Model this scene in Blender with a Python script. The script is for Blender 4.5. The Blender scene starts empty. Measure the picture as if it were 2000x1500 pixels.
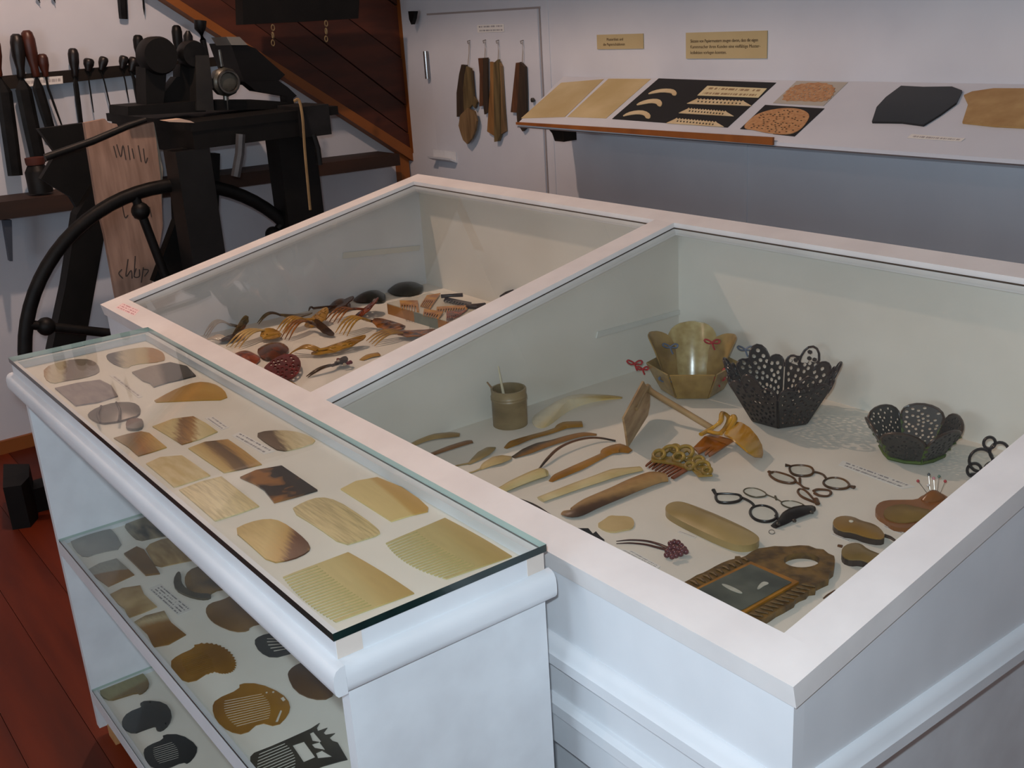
import bpy, math, random
import numpy as np
from mathutils import Vector, Matrix
from mathutils.geometry import tessellate_polygon

S = bpy.context.scene
COL = S.collection
rnd = random.Random(7)

# ------------------------------------------------------------------ camera
F = 2105.4                      # focal length in pixels of the 2000 x 1500 frame
YAW, PITCH, ROLL = -0.9424, 0.3355, -0.0635
EYE = np.array([0.0, 0.0, 1.6])
_d = np.array([math.sin(YAW)*math.cos(PITCH), math.cos(YAW)*math.cos(PITCH), -math.sin(PITCH)])
_r = np.array([math.cos(YAW), -math.sin(YAW), 0.0])
_u = np.cross(_r, _d)
RT = math.cos(ROLL)*_r + math.sin(ROLL)*_u
UP = np.cross(RT, _d)
cam = bpy.data.cameras.new('camera')
cam.sensor_width = 36.0
cam.lens = F/2000*36
cam.clip_start = 0.02
camo = bpy.data.objects.new('camera', cam)
COL.objects.link(camo)
camo.matrix_world = Matrix(((RT[0], UP[0], -_d[0], EYE[0]), (RT[1], UP[1], -_d[1], EYE[1]),
                            (RT[2], UP[2], -_d[2], EYE[2]), (0, 0, 0, 1)))
S.camera = camo

# ------------------------------------------------------------------ world, flash, exposure
w = bpy.data.worlds.new('world')
S.world = w
w.use_nodes = True
w.node_tree.nodes['Background'].inputs[0].default_value = (1.0, 0.82, 0.7, 1)
w.node_tree.nodes['Background'].inputs[1].default_value = 0.01
S.view_settings.view_transform = 'Standard'
S.view_settings.look = 'None'
S.view_settings.gamma = 1
S.view_settings.use_curve_mapping = False
S.view_settings.exposure = 0.0

fl = bpy.data.lights.new('camera_flash', 'AREA')       # the flash of the camera that took the picture
fl.shape = 'RECTANGLE'
fl.size, fl.size_y = 0.035, 0.02
fl.energy = 16.0
fl.color = (0.75, 0.885, 1.0)
flo = bpy.data.objects.new('camera_flash', fl)
COL.objects.link(flo)
flo.matrix_world = Matrix.Translation(Vector(UP*0.055 - RT*0.03)) @ camo.matrix_world

dl = bpy.data.lights.new('window_fill', 'AREA')     # added cool fill light, set in an unseen window behind the viewer
dl.shape = 'RECTANGLE'
dl.size, dl.size_y = 1.6, 1.0
dl.energy = 40.0
dl.color = (0.70, 0.84, 1.0)
dlo = bpy.data.objects.new('window_fill', dl)
COL.objects.link(dlo)
dlo.location = (-.6, -2.27, 1.55)
dlo.rotation_euler = (math.pi/2, 0, 0)

# ------------------------------------------------------------------ pixel -> place helpers
def ray(u, v):
    return RT*((u-1000)/F) - UP*((v-750)/F) + _d
def _at(u, v, ax, val):
    d = ray(u, v)
    return EYE + d*((val-EYE[ax])/d[ax])
def PX(u, v, x): return _at(u, v, 0, x)
def PY(u, v, y): return _at(u, v, 1, y)
def PZ(u, v, z): return _at(u, v, 2, z)
def zoom(x0, y0, s, pts): return [(x0+a/s, y0+b/s) for a, b in pts]
def height(u, v, base):
    """z above the point base (x, y) whose picture row is v"""
    a, b = 0.0, 2.4
    for _ in range(40):
        m = (a+b)/2
        q = np.array([base[0], base[1], m])-EYE
        row = 750 - F*(q@UP)/(q@_d)
        if row > v: a = m
        else: b = m
    return m
def chaikin(p, n=2, closed=True):
    p = [np.array(q, float) for q in p]
    for _ in range(n):
        o = []
        m = len(p)
        for i in range(m if closed else m-1):
            a, b = p[i], p[(i+1) % m]
            o += [a*.75+b*.25, a*.25+b*.75]
        if not closed: o = [p[0]]+o+[p[-1]]
        p = o
    return p
def spline(p, n=6):
    """open Catmull-Rom through the points"""
    p = [np.array(q, float) for q in p]
    p = [2*p[0]-p[1]]+p+[2*p[-1]-p[-2]]
    o = []
    for i in range(1, len(p)-2):
        for k in range(n):
            t = k/n
            a, b, c, d = p[i-1:i+3]
            o.append(.5*(2*b+(c-a)*t+(2*a-5*b+4*c-d)*t*t+(3*b-a-3*c+d)*t**3))
    return o+[p[-2]]

# ------------------------------------------------------------------ mesh builder
class MB:
    def __init__(s): s.v, s.f, s.m, s.uv = [], [], [], None
    def add(s, vs, fs, mi=0):
        b = len(s.v)
        s.v += [np.array(q, float) for q in vs]
        s.f += [tuple(b+i for i in f) for f in fs]
        s.m += [mi]*len(fs)
        return s
    def box(s, lo, hi, mi=0):
        (a, b, c), (d, e, f) = lo, hi
        return s.hexa([(a,b,c),(d,b,c),(d,e,c),(a,e,c),(a,b,f),(d,b,f),(d,e,f),(a,e,f)], mi)
    def hexa(s, p, mi=0):
        return s.add(p, [(3,2,1,0),(4,5,6,7),(0,1,5,4),(1,2,6,5),(2,3,7,6),(3,0,4,7)], mi)
    def bar(s, p, q, w, h, up=(0,0,1)):
        p, q = np.array(p, float), np.array(q, float)
        d = q-p; d /= np.linalg.norm(d)
        a = np.cross(d, up)
        if np.linalg.norm(a) < 1e-6: a = np.cross(d, (1,0,0))
        a /= np.linalg.norm(a); b = np.cross(a, d)
        a, b = a*w/2, b*h/2
        return s.hexa([p-a-b, p+a-b, q+a-b, q-a-b, p-a+b, p+a+b, q+a+b, q-a+b])
    def prism(s, loops, off, mi=0):
        """loops: outline and holes as 3d points; off: thickness vector"""
        loops = [[np.array(q, float) for q in l] for l in loops]
        off = np.array(off, float)
        flatl = [q for l in loops for q in l]
        tris = tessellate_polygon([[Vector(q) for q in l] for l in loops])
        n = len(flatl)
        fs = []
        for t in tris:
            a, b, c = (flatl[i] for i in t)
            if np.cross(b-a, c-a)@off > 0: t = (t[0], t[2], t[1])
            fs.append(tuple(t)); fs.append((t[0]+n, t[2]+n, t[1]+n))
        k = 0
        # orientation
        def area(l):
            c = np.zeros(3)
            for i in range(len(l)): c += np.cross(l[i], l[(i+1) % len(l)])
            return c@off
        for li, l in enumerate(loops):
            m = len(l)
            ccw = area(l) > 0
            if li: ccw = not ccw
            for i in range(m):
                a, b = k+i, k+(i+1) % m
                if li: ccw2 = area(l) < 0
                else: ccw2 = ccw
                fs.append((a, b, b+n, a+n) if ccw2 else (b, a, a+n, b+n))
            k += m
        return s.add(flatl+[q+off for q in flatl], fs, mi)
    def tube(s, path, rad, n=8, flat=None, up=(0,0,1), caps=True):
        """tube along path; rad scalar or list; flat: height factor along up"""
        P = [np.array(q, float) for q in path]
        if not hasattr(rad, '__len__'): rad = [rad]*len(P)
        up = np.array(up, float)
        vs = []
        for i, p in enumerate(P):
            d = P[min(i+1, len(P)-1)]-P[max(i-1, 0)]
            d /= np.linalg.norm(d)+1e-12
            a = np.cross(d, up)
            if np.linalg.norm(a) < 1e-3: a = np.cross(d, (1, .1, 0))
            a /= np.linalg.norm(a); b = np.cross(a, d)
            fl_ = 1 if flat is None else flat
            for k in range(n):
                t = 2*math.pi*k/n
                vs.append(p+rad[i]*(math.cos(t)*a+math.sin(t)*fl_*b))
        fs = []
        for i in range(len(P)-1):
            for k in range(n):
                k2 = (k+1) % n
                fs.append((i*n+k, (i+1)*n+k, (i+1)*n+k2, i*n+k2))
        if caps:
            fs.append(tuple(range(n)))
            fs.append(tuple(reversed(range((len(P)-1)*n, len(P)*n))))
        return s.add(vs, fs)
    def ring(s, c, R, r, nrm, N=40, n=8, sx=1.0, wide=1.0):
        """torus: centre, radius, tube radius, axis"""
        c = np.array(c, float); nrm = np.array(nrm, float); nrm /= np.linalg.norm(nrm)
        a = np.cross(nrm, (0, 0, 1))
        if np.linalg.norm(a) < 1e-3: a = np.array([1., 0, 0])
        a /= np.linalg.norm(a); b = np.cross(nrm, a)
        vs, fs = [], []
        for i in range(N):
            t = 2*math.pi*i/N
            e = math.cos(t)*a*sx+math.sin(t)*b
            for k in range(n):
                q = 2*math.pi*k/n
                vs.append(c+e*(R+r*math.cos(q))+nrm*r*wide*math.sin(q))
        for i in range(N):
            for k in range(n):
                i2, k2 = (i+1) % N, (k+1) % n
                fs.append((i*n+k, i2*n+k, i2*n+k2, i*n+k2))
        return s.add(vs, fs)
    def lathe(s, c, prof, axis=(0,0,1), n=24, sx=1.0):
        c = np.array(c, float); ax = np.array(axis, float); ax /= np.linalg.norm(ax)
        a = np.cross(ax, (0, 1, 0))
        if np.linalg.norm(a) < 1e-3: a = np.cross(ax, (1, 0, 0))
        a /= np.linalg.norm(a); b = np.cross(ax, a)
        vs, fs = [], []
        for r, h in prof:
            for k in range(n):
                t = 2*math.pi*k/n
                vs.append(c+ax*h+r*(math.cos(t)*a*sx+math.sin(t)*b))
        for i in range(len(prof)-1):
            for k in range(n):
                k2 = (k+1) % n
                fs.append((i*n+k, i*n+k2, (i+1)*n+k2, (i+1)*n+k))
        fs.append(tuple(reversed(range(n))))
        fs.append(tuple(range((len(prof)-1)*n, len(prof)*n)))
        return s.add(vs, fs)
    def extr(s, prof, axis, a, b):
        """profile of points in the two other axes, extruded along axis 0 or 1"""
        pts = [((a, p, q) if axis == 0 else (p, a, q)) for p, q in prof]
        off = (b-a, 0, 0) if axis == 0 else (0, b-a, 0)
        return s.prism([pts], off)

WPOS = {}
def tag(o, label=None, cat=None, group=None, kind=None):
    if label: o['label'] = label
    if cat: o['category'] = cat
    if group: o['group'] = group
    if kind: o['kind'] = kind
    return o
def thing(name, loc, label, cat, group=None):
    o = bpy.data.objects.new(name, None)
    COL.objects.link(o)
    o.location = Vector([float(x) for x in loc])
    o.empty_display_size = 0.05
    WPOS[o] = np.array(loc, float)
    return tag(o, label, cat, group)
def build(name, mb, mat, parent=None, label=None, cat=None, group=None, kind=None, smooth=None, origin=None):
    me = bpy.data.meshes.new(name)
    V = np.array(mb.v)
    c = np.array([(V[:,0].min()+V[:,0].max())/2, (V[:,1].min()+V[:,1].max())/2, V[:,2].min()]) if origin is None else np.array(origin, float)
    me.from_pydata([tuple(x) for x in (V-c)], [], mb.f)
    mats = mat if isinstance(mat, (list, tuple)) else [mat]
    for m in mats: me.materials.append(m)
    if len(mats) > 1: me.polygons.foreach_set('material_index', mb.m)
    if smooth:
        me.polygons.foreach_set('use_smooth', [True]*len(me.polygons))
        me.set_sharp_from_angle(angle=math.radians(smooth))
    if mb.uv is not None:
        uvl = me.uv_layers.new(name='UVMap')
        for lp in me.loops: uvl.data[lp.index].uv = mb.uv[lp.vertex_index]
    me.update()
    o = bpy.data.objects.new(name, me)
    COL.objects.link(o)
    WPOS[o] = c
    if parent is not None:
        o.parent = parent
        o.location = Vector(c-WPOS[parent])
    else:
        o.location = Vector(c)
    return tag(o, label, cat, group, kind)

# ------------------------------------------------------------------ materials
def srgb(c):
    if isinstance(c, str): c = tuple(int(c[i:i+2], 16) for i in (0, 2, 4))
    return tuple(((x/255)/12.92 if x/255 <= .04045 else ((x/255+.055)/1.055)**2.4) for x in c)+(1,)
MATS = {}
def newmat(key):
    m = bpy.data.materials.new(key); m.use_nodes = True
    nt = m.node_tree
    return m, nt, nt.nodes['Principled BSDF']
def M(key, c1, c2=None, scale=8, rough=.5, stretch=(1,1,1), bump=0.0, coat=0, metal=0, detail=4, lo=.35, hi=.65, trans=0, coord='Object', spec=.5):
    """noise mix of two colours"""
    if key in MATS: return MATS[key]
    m, nt, b = newmat(key)
    N, L = nt.nodes, nt.links
    b.inputs['Roughness'].default_value = rough
    b.inputs['Metallic'].default_value = metal
    b.inputs['Coat Weight'].default_value = coat
    b.inputs['Specular IOR Level'].default_value = spec
    if trans: b.inputs['Transmission Weight'].default_value = trans
    b.inputs['Base Color'].default_value = srgb(c1)
    if c2 is not None or bump:
        tc = N.new('ShaderNodeTexCoord'); mp = N.new('ShaderNodeMapping')
        mp.inputs['Scale'].default_value = stretch
        mp.inputs['Location'].default_value = (len(MATS)*1.7, len(MATS)*.9, 0)
        L.new(tc.outputs[coord], mp.inputs['Vector'])
        nz = N.new('ShaderNodeTexNoise')
        nz.inputs['Scale'].default_value = scale; nz.inputs['Detail'].default_value = detail
        L.new(mp.outputs[0], nz.inputs['Vector'])
        if c2 is not None:
            cr = N.new('ShaderNodeValToRGB')
            cr.color_ramp.elements[0].position, cr.color_ramp.elements[1].position = lo, hi
            cr.color_ramp.elements[0].color, cr.color_ramp.elements[1].color = srgb(c1), srgb(c2)
            L.new(nz.outputs['Fac'], cr.inputs['Fac']); L.new(cr.outputs[0], b.inputs['Base Color'])
        if bump:
            bp = N.new('ShaderNodeBump'); bp.inputs['Strength'].default_value = bump; bp.inputs['Distance'].default_value = .004
            L.new(nz.outputs['Fac'], bp.inputs['Height']); L.new(bp.outputs[0], b.inputs['Normal'])
    MATS[key] = m
    return m
def BANDS(key, stops, direction=(1,0), distort=.15, scale=5, rough=.42, streak=.25, sdir=None):
    """colour bands of horn across the thing's own box, blurred by noise"""
    if key in MATS: return MATS[key]
    m, nt, b = newmat(key)
    N, L = nt.nodes, nt.links
    b.inputs['Roughness'].default_value = rough
    tc = N.new('ShaderNodeTexCoord')
    dot = N.new('ShaderNodeVectorMath'); dot.operation = 'DOT_PRODUCT'
    nrm_ = abs(direction[0])+abs(direction[1])
    dx, dy = direction[0]/nrm_, direction[1]/nrm_
    dot.inputs[1].default_value = (dx, dy, 0)
    L.new(tc.outputs['Generated'], dot.inputs[0])
    mp = N.new('ShaderNodeMapping')
    sd = sdir or direction
    mp.inputs['Rotation'].default_value = (0, 0, -math.atan2(sd[1], sd[0]))
    mp.inputs['Scale'].default_value = (1.2, 7, 1)
    mp.inputs['Location'].default_value = (len(MATS)*.37, 0, 0)
    L.new(tc.outputs['Generated'], mp.inputs['Vector'])
    nz = N.new('ShaderNodeTexNoise'); nz.inputs['Scale'].default_value = scale*.5; nz.inputs['Detail'].default_value = 4
    L.new(mp.outputs[0], nz.inputs['Vector'])
    ma = N.new('ShaderNodeMath'); ma.operation = 'MULTIPLY_ADD'
    ma.inputs[1].default_value = distort*2
    L.new(nz.outputs['Fac'], ma.inputs[0]); L.new(dot.outputs['Value'], ma.inputs[2])
    mb2 = N.new('ShaderNodeMath'); mb2.operation = 'SUBTRACT'; mb2.inputs[1].default_value = distort+min(dx,0)+min(dy,0)
    L.new(ma.outputs[0], mb2.inputs[0])
    cr = N.new('ShaderNodeValToRGB')
    el = cr.color_ramp.elements
    while len(el) < len(stops): el.new(.5)
    for e, (p, c) in zip(el, stops): e.position = p
    for e, (p, c) in zip(el, stops): e.position = p; e.color = srgb(c)
    L.new(mb2.outputs[0], cr.inputs['Fac'])
    mix = N.new('ShaderNodeMix'); mix.data_type = 'RGBA'; mix.blend_type = 'MULTIPLY'
    mix.inputs[0].default_value = streak
    L.new(cr.outputs[0], mix.inputs[6])
    cr2 = N.new('ShaderNodeValToRGB'); cr2.color_ramp.elements[0].position = .3; cr2.color_ramp.elements[1].position = .6
    cr2.color_ramp.elements[0].color = (.45, .42, .35, 1)
    L.new(nz.outputs['Fac'], cr2.inputs['Fac']); L.new(cr2.outputs[0], mix.inputs[7])
    L.new(mix.outputs[2], b.inputs['Base Color'])
    MATS[key] = m
    return m
def GLASS(key, tint=(.982, .992, .984), edge=False):
    m = bpy.data.materials.new(key); m.use_nodes = True
    nt = m.node_tree; N, L = nt.nodes, nt.links
    N.remove(N['Principled BSDF'])
    lw = N.new('ShaderNodeLayerWeight'); lw.inputs['Blend'].default_value = .5
    pw = N.new('ShaderNodeMath'); pw.operation = 'POWER'; pw.inputs[1].default_value = 5.0
    L.new(lw.outputs['Facing'], pw.inputs[0])
    ma = N.new('ShaderNodeMath'); ma.operation = 'MULTIPLY_ADD'; ma.inputs[1].default_value = .72; ma.inputs[2].default_value = .022
    L.new(pw.outputs[0], ma.inputs[0])
    t = N.new('ShaderNodeBsdfTransparent'); t.inputs[0].default_value = tint+(1,)
    g = N.new('ShaderNodeBsdfGlossy'); g.inputs['Roughness'].default_value = .015
    mx = N.new('ShaderNodeMixShader')
    L.new(ma.outputs[0], mx.inputs[0]); L.new(t.outputs[0], mx.inputs[1]); L.new(g.outputs[0], mx.inputs[2])
    L.new(mx.outputs[0], N['Material Output'].inputs['Surface'])
    MATS[key] = m
    return m
def SCRIBBLE(key, paper, ink, rows=2, fine=34):
    """paper with faint illegible rows of writing along u"""
    m, nt, b = newmat(key)
    N, L = nt.nodes, nt.links
    b.inputs['Roughness'].default_value = .8
    uv = N.new('ShaderNodeUVMap'); sp = N.new('ShaderNodeSeparateXYZ')
    L.new(uv.outputs[0], sp.inputs[0])
    def math_(op, a, bb, c=None):
        n = N.new('ShaderNodeMath'); n.operation = op
        for i, x in enumerate((a, bb, c)):
            if x is None: continue
            if isinstance(x, (int, float)): n.inputs[i].default_value = x
            else: L.new(x, n.inputs[i])
        return n.outputs[0]
    yr = math_('MULTIPLY', sp.outputs[1], rows)
    fr = math_('FRACT', yr, 0)
    dist = math_('ABSOLUTE', math_('SUBTRACT', fr, .5), 0)
    row = math_('LESS_THAN', dist, .2)
    cb = N.new('ShaderNodeCombineXYZ')
    L.new(math_('MULTIPLY', sp.outputs[0], fine), cb.inputs[0])
    L.new(math_('MULTIPLY', math_('FLOOR', yr, 0), 7.3), cb.inputs[1])
    nz = N.new('ShaderNodeTexNoise'); nz.inputs['Scale'].default_value = 1; nz.inputs['Detail'].default_value = 1
    L.new(cb.outputs[0], nz.inputs['Vector'])
    on = math_('GREATER_THAN', nz.outputs['Fac'], .47)
    edge = math_('LESS_THAN', math_('ABSOLUTE', math_('SUBTRACT', sp.outputs[0], .5), 0), .44)
    f = math_('MULTIPLY', math_('MULTIPLY', row, on), math_('MULTIPLY', edge, .8))
    mix = N.new('ShaderNodeMix'); mix.data_type = 'RGBA'
    mix.inputs[6].default_value = srgb(paper); mix.inputs[7].default_value = srgb(ink)
    L.new(f, mix.inputs[0]); L.new(mix.outputs[2], b.inputs['Base Color'])
    MATS[key] = m
    return m

WHITE = M('white_paint', (222, 226, 230), (211, 215, 219), scale=5, rough=.45, bump=.12)
WHITE2 = M('white_board', (219, 224, 228), (210, 214, 218), scale=14, rough=.5, bump=.05)
PALE = M('bed_paper', (226, 224, 214), (219, 216, 205), scale=6, rough=.8)
LINING = M('case_lining', (225, 221, 211), (216, 211, 200), scale=4, rough=.85)
WALLW = M('wall_paint', (206, 210, 217), (198, 202, 210), scale=3, rough=.85, bump=.06)
ROOMW = M('room_plaster', (206, 196, 186), (196, 186, 176), scale=3, rough=.9)
CEIL = M('ceiling_paint', (205, 195, 184), rough=.9)
DARKW = M('dark_oak', (34, 26, 19), (17, 13, 10), scale=14, rough=.6, stretch=(1, .15, 1), bump=.3, spec=.25)
BLACKW = M('blackened_wood', (16, 14, 12), (8, 7, 6), scale=10, rough=.6, bump=.3, spec=.25)
IRON = M('cast_iron', (26, 25, 24), (14, 14, 14), scale=20, rough=.5, metal=.2, bump=.25, spec=.25)
STEEL = M('worn_steel', (120, 118, 112), (48, 46, 44), scale=14, rough=.35, metal=.8)
ORANGE = M('pine_trim', (150, 88, 32), (124, 68, 22), scale=10, rough=.55, stretch=(1, .2, .2))
REDW = M('stair_boards', (84, 38, 20), (56, 24, 13), scale=7, rough=.6, stretch=(.4, .4, 2), bump=.15)
FLOORW = M('floor_wood', (128, 58, 26), (96, 38, 16), scale=3, rough=.35, stretch=(.5, 3, 1), bump=.06)
PAPER = M('aged_paper', (196, 180, 138), (178, 158, 112), scale=4, rough=.85)
SIGN = M('sign_card', (190, 174, 132), (178, 160, 118), scale=3, rough=.8)
INK = M('ink', (84, 64, 42), rough=.9)
BLACKC = M('black_card', (20, 20, 22), rough=.8)
GL = GLASS('pane_glass')
GLE = M('glass_edge', (14, 34, 34), (22, 44, 42), scale=30, rough=.15, coat=.3)
GLP = M('glass_edge_lit', (168, 188, 180), rough=.15)  # back and left edges painted pale, imitating light seen through the glass
LABELM = SCRIBBLE('label_paper', (224, 224, 220), (112, 114, 122), rows=2)
LABELM1 = SCRIBBLE('label_strip', (220, 218, 212), (140, 134, 134), rows=1)
LABEL3 = SCRIBBLE('label_card', (214, 212, 206), (92, 90, 92), rows=4, fine=24)



# =================================================================== THE ROOM
XL, YW, ZC = -4.58, 2.77, 3.1
XR, YF = 1.6, -2.2
mb = MB(); pw = .14; k = 0
floor = build('floor', MB().box((XL-.1, YF-.1, -.12), (XR+.1, YW+.1, -.012)), M('subfloor', (70, 30, 14), rough=.8), kind='structure')
y = YF
pk = 0
FM = [M('floor_plank_a', (106, 37, 10), (76, 23, 6), scale=3, rough=.5, spec=.25, stretch=(.35, 3, 1), bump=.08),
      M('floor_plank_b', (98, 33, 9), (70, 21, 6), scale=3, rough=.5, spec=.25, stretch=(.35, 3, 1), bump=.08),
      M('floor_plank_c', (112, 41, 12), (82, 26, 7), scale=3, rough=.5, spec=.25, stretch=(.35, 3, 1), bump=.08)]
while y < YW-.01:
    y2 = min(y+.155, YW)
    build('plank', MB().box((XL, y, -.012), (XR, y2-.0015, 0)), FM[pk % 3], floor)
    y = y2; pk += 1
build('wall_back', MB().box((XL-.1, YW, 0), (XR+.1, YW+.1, ZC)), WALLW, kind='structure')
build('wall_left', MB().box((XL-.1, YF, 0), (XL, YW, ZC)), WALLW, kind='structure')
build('wall_right', MB().box((XR, YF, 0), (XR+.1, YW, ZC)), ROOMW, kind='structure')
WX0, WX1, WZ0, WZ1 = -1.5, .3, .95, 2.15
wf = build('wall_front', MB().box((XL-.1, YF-.1, 0), (WX0, YF, ZC)), ROOMW, kind='structure')
build('wall_piece', MB().box((WX1, YF-.1, 0), (XR+.1, YF, ZC)), ROOMW, wf)
build('wall_piece', MB().box((WX0, YF-.1, 0), (WX1, YF, WZ0)), ROOMW, wf)
build('wall_piece', MB().box((WX0, YF-.1, WZ1), (WX1, YF, ZC)), ROOMW, wf)
win = thing('added_window', ((WX0+WX1)/2, YF, WZ0), 'added white framed window behind the viewer for cool fill light', 'window'); win['kind'] = 'structure'; del win['category']  # unseen window, added to hold the cool fill light
for lo, hi in (((WX0, YF-.07, WZ0), (WX1, YF-.02, WZ0+.06)), ((WX0, YF-.07, WZ1-.06), (WX1, YF-.02, WZ1)), ((WX0, YF-.07, WZ0+.06), (WX0+.06, YF-.02, WZ1-.06)),
               ((WX1-.06, YF-.07, WZ0+.06), (WX1, YF-.02, WZ1-.06)), (((WX0+WX1)/2-.03, YF-.07, WZ0+.06), ((WX0+WX1)/2+.03, YF-.02, WZ1-.06))):
    build('window_frame', MB().box(lo, hi), WHITE, win)
for x0, x1 in ((WX0+.06, (WX0+WX1)/2-.03), ((WX0+WX1)/2+.03, WX1-.06)):
    build('pane', MB().box((x0, YF-.05, WZ0+.06), (x1, YF-.046, WZ1-.06)), GL, win)
build('ceiling', MB().box((XL-.1, YF-.1, ZC), (XR+.1, YW+.1, ZC+.1)), CEIL, kind='structure')
build('shading_beam', MB().box((XL, 1.5, 2.537), (XR, 1.6, ZC)), CEIL, kind='structure')          # unseen beam added to cut the lamp light off the upper wall
build('baseboard_left', MB().box((XL, YF, 0), (XL+.018, YW, .055)), ORANGE, kind='structure')

def lamp(loc, energy, color, label, size=.03):
    t = thing('ceiling_lamp', loc, label, 'lamp')
    x, y, z = loc
    build('shade', MB().lathe((x, y, z+.02), [(.02, .12), (.03, .12), (.15, 0), (.147, 0), (.027, .113), (.018, .113)]), M('lamp_shade', (60, 58, 54), rough=.5), t, smooth=40)
    build('cable', MB().tube([(x, y, z+.13), (x, y, ZC)], .004, 6), M('cable_black', (20, 20, 20)), t)
    li = bpy.data.lights.new('bulb_light', 'POINT'); li.energy = energy; li.color = color; li.shadow_soft_size = size
    lo_ = bpy.data.objects.new('bulb_light', li); COL.objects.link(lo_)
    lo_.parent = t; lo_.location = (0, 0, -.03)
WARM = (1.0, .68, .53)
lamp((-3.2, 1.05, 2.93), 76, WARM, 'dark metal shade lamp hanging over the glass display case')
lamp((-1.2, -1.2, 2.6), 12, WARM, 'added dark metal shade lamp behind the viewer for warm fill')  # added lamp out of view, warm fill on the front faces

# =================================================================== SHELF UNIT WITH GLASS TOP
GX0, GX1, GY0, GY1, GZ = -2.415, -.964, .435, .738, .961
su = thing('display_shelf', ((GX0+GX1)/2, (GY0+GY1)/2, 0), 'low white open shelf unit with glass covered tray top and two lower shelves', 'shelf unit')
for xa in (GX0+.012, GX1-.024):
    build('side_panel', MB().box((xa, GY0+.012, .03), (xa+.02, GY1-.004, .888)), WHITE2, su)
for xa in (GX0+.03, GX1-.09):
    for ya in (GY0+.03, GY1-.07):
        build('foot', MB().box((xa, ya, 0), (xa+.05, ya+.045, .032)), M('raw_pine', (196, 152, 104), (180, 132, 84), scale=8), su)
build('back_panel', MB().box((GX0+.032, GY1-.012, .03), (GX1-.024, GY1-.004, .888)), WHITE2, su)
BED = .935
tray = build('tray_board', MB().box((GX0+.004, GY0+.004, .888), (GX1-.004, GY1-.004, BED)), PALE, su)
rim = [((GX0+.003, GY0+.003), (GX1-.003, GY0+.014)), ((GX0+.003, GY1-.014), (GX1-.003, GY1-.003)),
       ((GX0+.003, GY0+.014), (GX0+.014, GY1-.014)), ((GX1-.014, GY0+.014), (GX1-.003, GY1-.014))]
for (a, b), (c, d) in rim:
    build('tray_rim', MB().box((a, b, .888), (c, d, .9508)), WHITE, su)
def halfround(y0, z0, z1, out):
    return [(y0, z0), (y0+out*.75, z0), (y0+out*.95, z0+.004), (y0+out, z0+.010), (y0+out, z0+.020), (y0+out*.93, z0+.027), (y0+out*.72, z0+.033), (y0+out*.4, z1-.001), (y0, z1)]
build('moulding', MB().extr(halfround(GY0+.004, .888, .925, -.016), 0, GX0-.012, GX1+.012), WHITE, su, smooth=50)
build('moulding', MB().extr(halfround(GX1-.004, .888, .925, .016), 1, GY0+.0042, GY1+.004), WHITE, su, smooth=50)
build('moulding', MB().extr(halfround(GX0+.004, .888, .925, -.016), 1, GY0+.0042, GY1+.004), WHITE, su, smooth=50)
tape = M('paper_tape', (214, 204, 194), (202, 190, 180), scale=12, rough=.8)
for ya, yb in ((GY0+.0035, GY0+.036), (GY1-.03, GY1-.0035)):
    build('tape', MB().box((GX1-.003, ya, .9255), (GX1-.0024, yb, .9505)), tape, su)
def pane(lo, hi, parent, name='glass_pane'):
    mb = MB()
    (a, b, c), (d, e, f) = lo, hi
    mb.hexa([(a,b,c),(d,b,c),(d,e,c),(a,e,c),(a,b,f),(d,b,f),(d,e,f),(a,e,f)])
    mb.m = [0, 0, 1, 1, 2, 2]
    return build(name, mb, [GL, GLE, GLP], parent)
pane((GX0, GY0, .951), (GX1, GY1, GZ), su)
def shelf(zt, name):
    """board, front strip and glass plate of a lower shelf"""
    b = build('shelf_board', MB().box((GX0+.032, GY0+.024, zt-.04), (GX1-.024, GY1-.012, zt-.016)), PALE, su)
    build('front_strip', MB().box((GX0+.032, GY0+.012, zt-.04), (GX1-.024, GY0+.024, zt-.006)), WHITE, su)
    pane((GX0+.033, GY0+.013, zt-.0058), (GX1-.025, GY1-.014, zt), su)
S2, S3 = .536, .139
shelf(S2, 's2'); shelf(S3, 's3')
B2, B3 = S2-.016, S3-.016

# =================================================================== GLASS DISPLAY CASE
VX0, VX1, VY0, VY1 = -2.903, -.604, .773, 1.797
VZ0, SL = .9205, (1.1268-.9205)/1.0237
def vz(y): return VZ0+(y-VY0)*SL
dc = thing('display_case', ((VX0+VX1)/2, (VY0+VY1)/2, 0), 'large white desk display case with two sloping glass panes', 'display case')
TH = .03
def sloped(x0, x1, y0, y1, top, th, name, m=None, mats=WHITE):
    k = th/math.sqrt(1+SL*SL)
    lo = lambda x, y: (x, y+k*SL, vz(y)+top-k)
    return build(name, MB().hexa([lo(x0, y0), lo(x1, y0), lo(x1, y1), lo(x0, y1), (x0,y0,vz(y0)+top),(x1,y0,vz(y0)+top),(x1,y1,vz(y1)+top),(x0,y1,vz(y1)+top)]), mats, dc)
FR = M('frame_paint', (230, 228, 226), (220, 217, 215), scale=9, rough=.4, bump=.2, stretch=(1, 1, 1))
IX = (-2.843, -1.797, -1.735, -.664)      # pane openings
IY0, IY1 = .831, 1.744
sloped(VX0, VX1, VY0, IY0, 0, TH, 'frame_bar', mats=FR)
sloped(VX0, VX1, IY1, VY1, 0, TH, 'frame_bar', mats=FR)
sloped(VX0, IX[0], IY0, IY1, 0, TH, 'frame_bar', mats=FR)
sloped(IX[1], IX[2], IY0, IY1, 0, TH, 'frame_bar', mats=FR)
sloped(IX[3], VX1, IY0, IY1, 0, TH, 'frame_bar', mats=FR)
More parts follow.
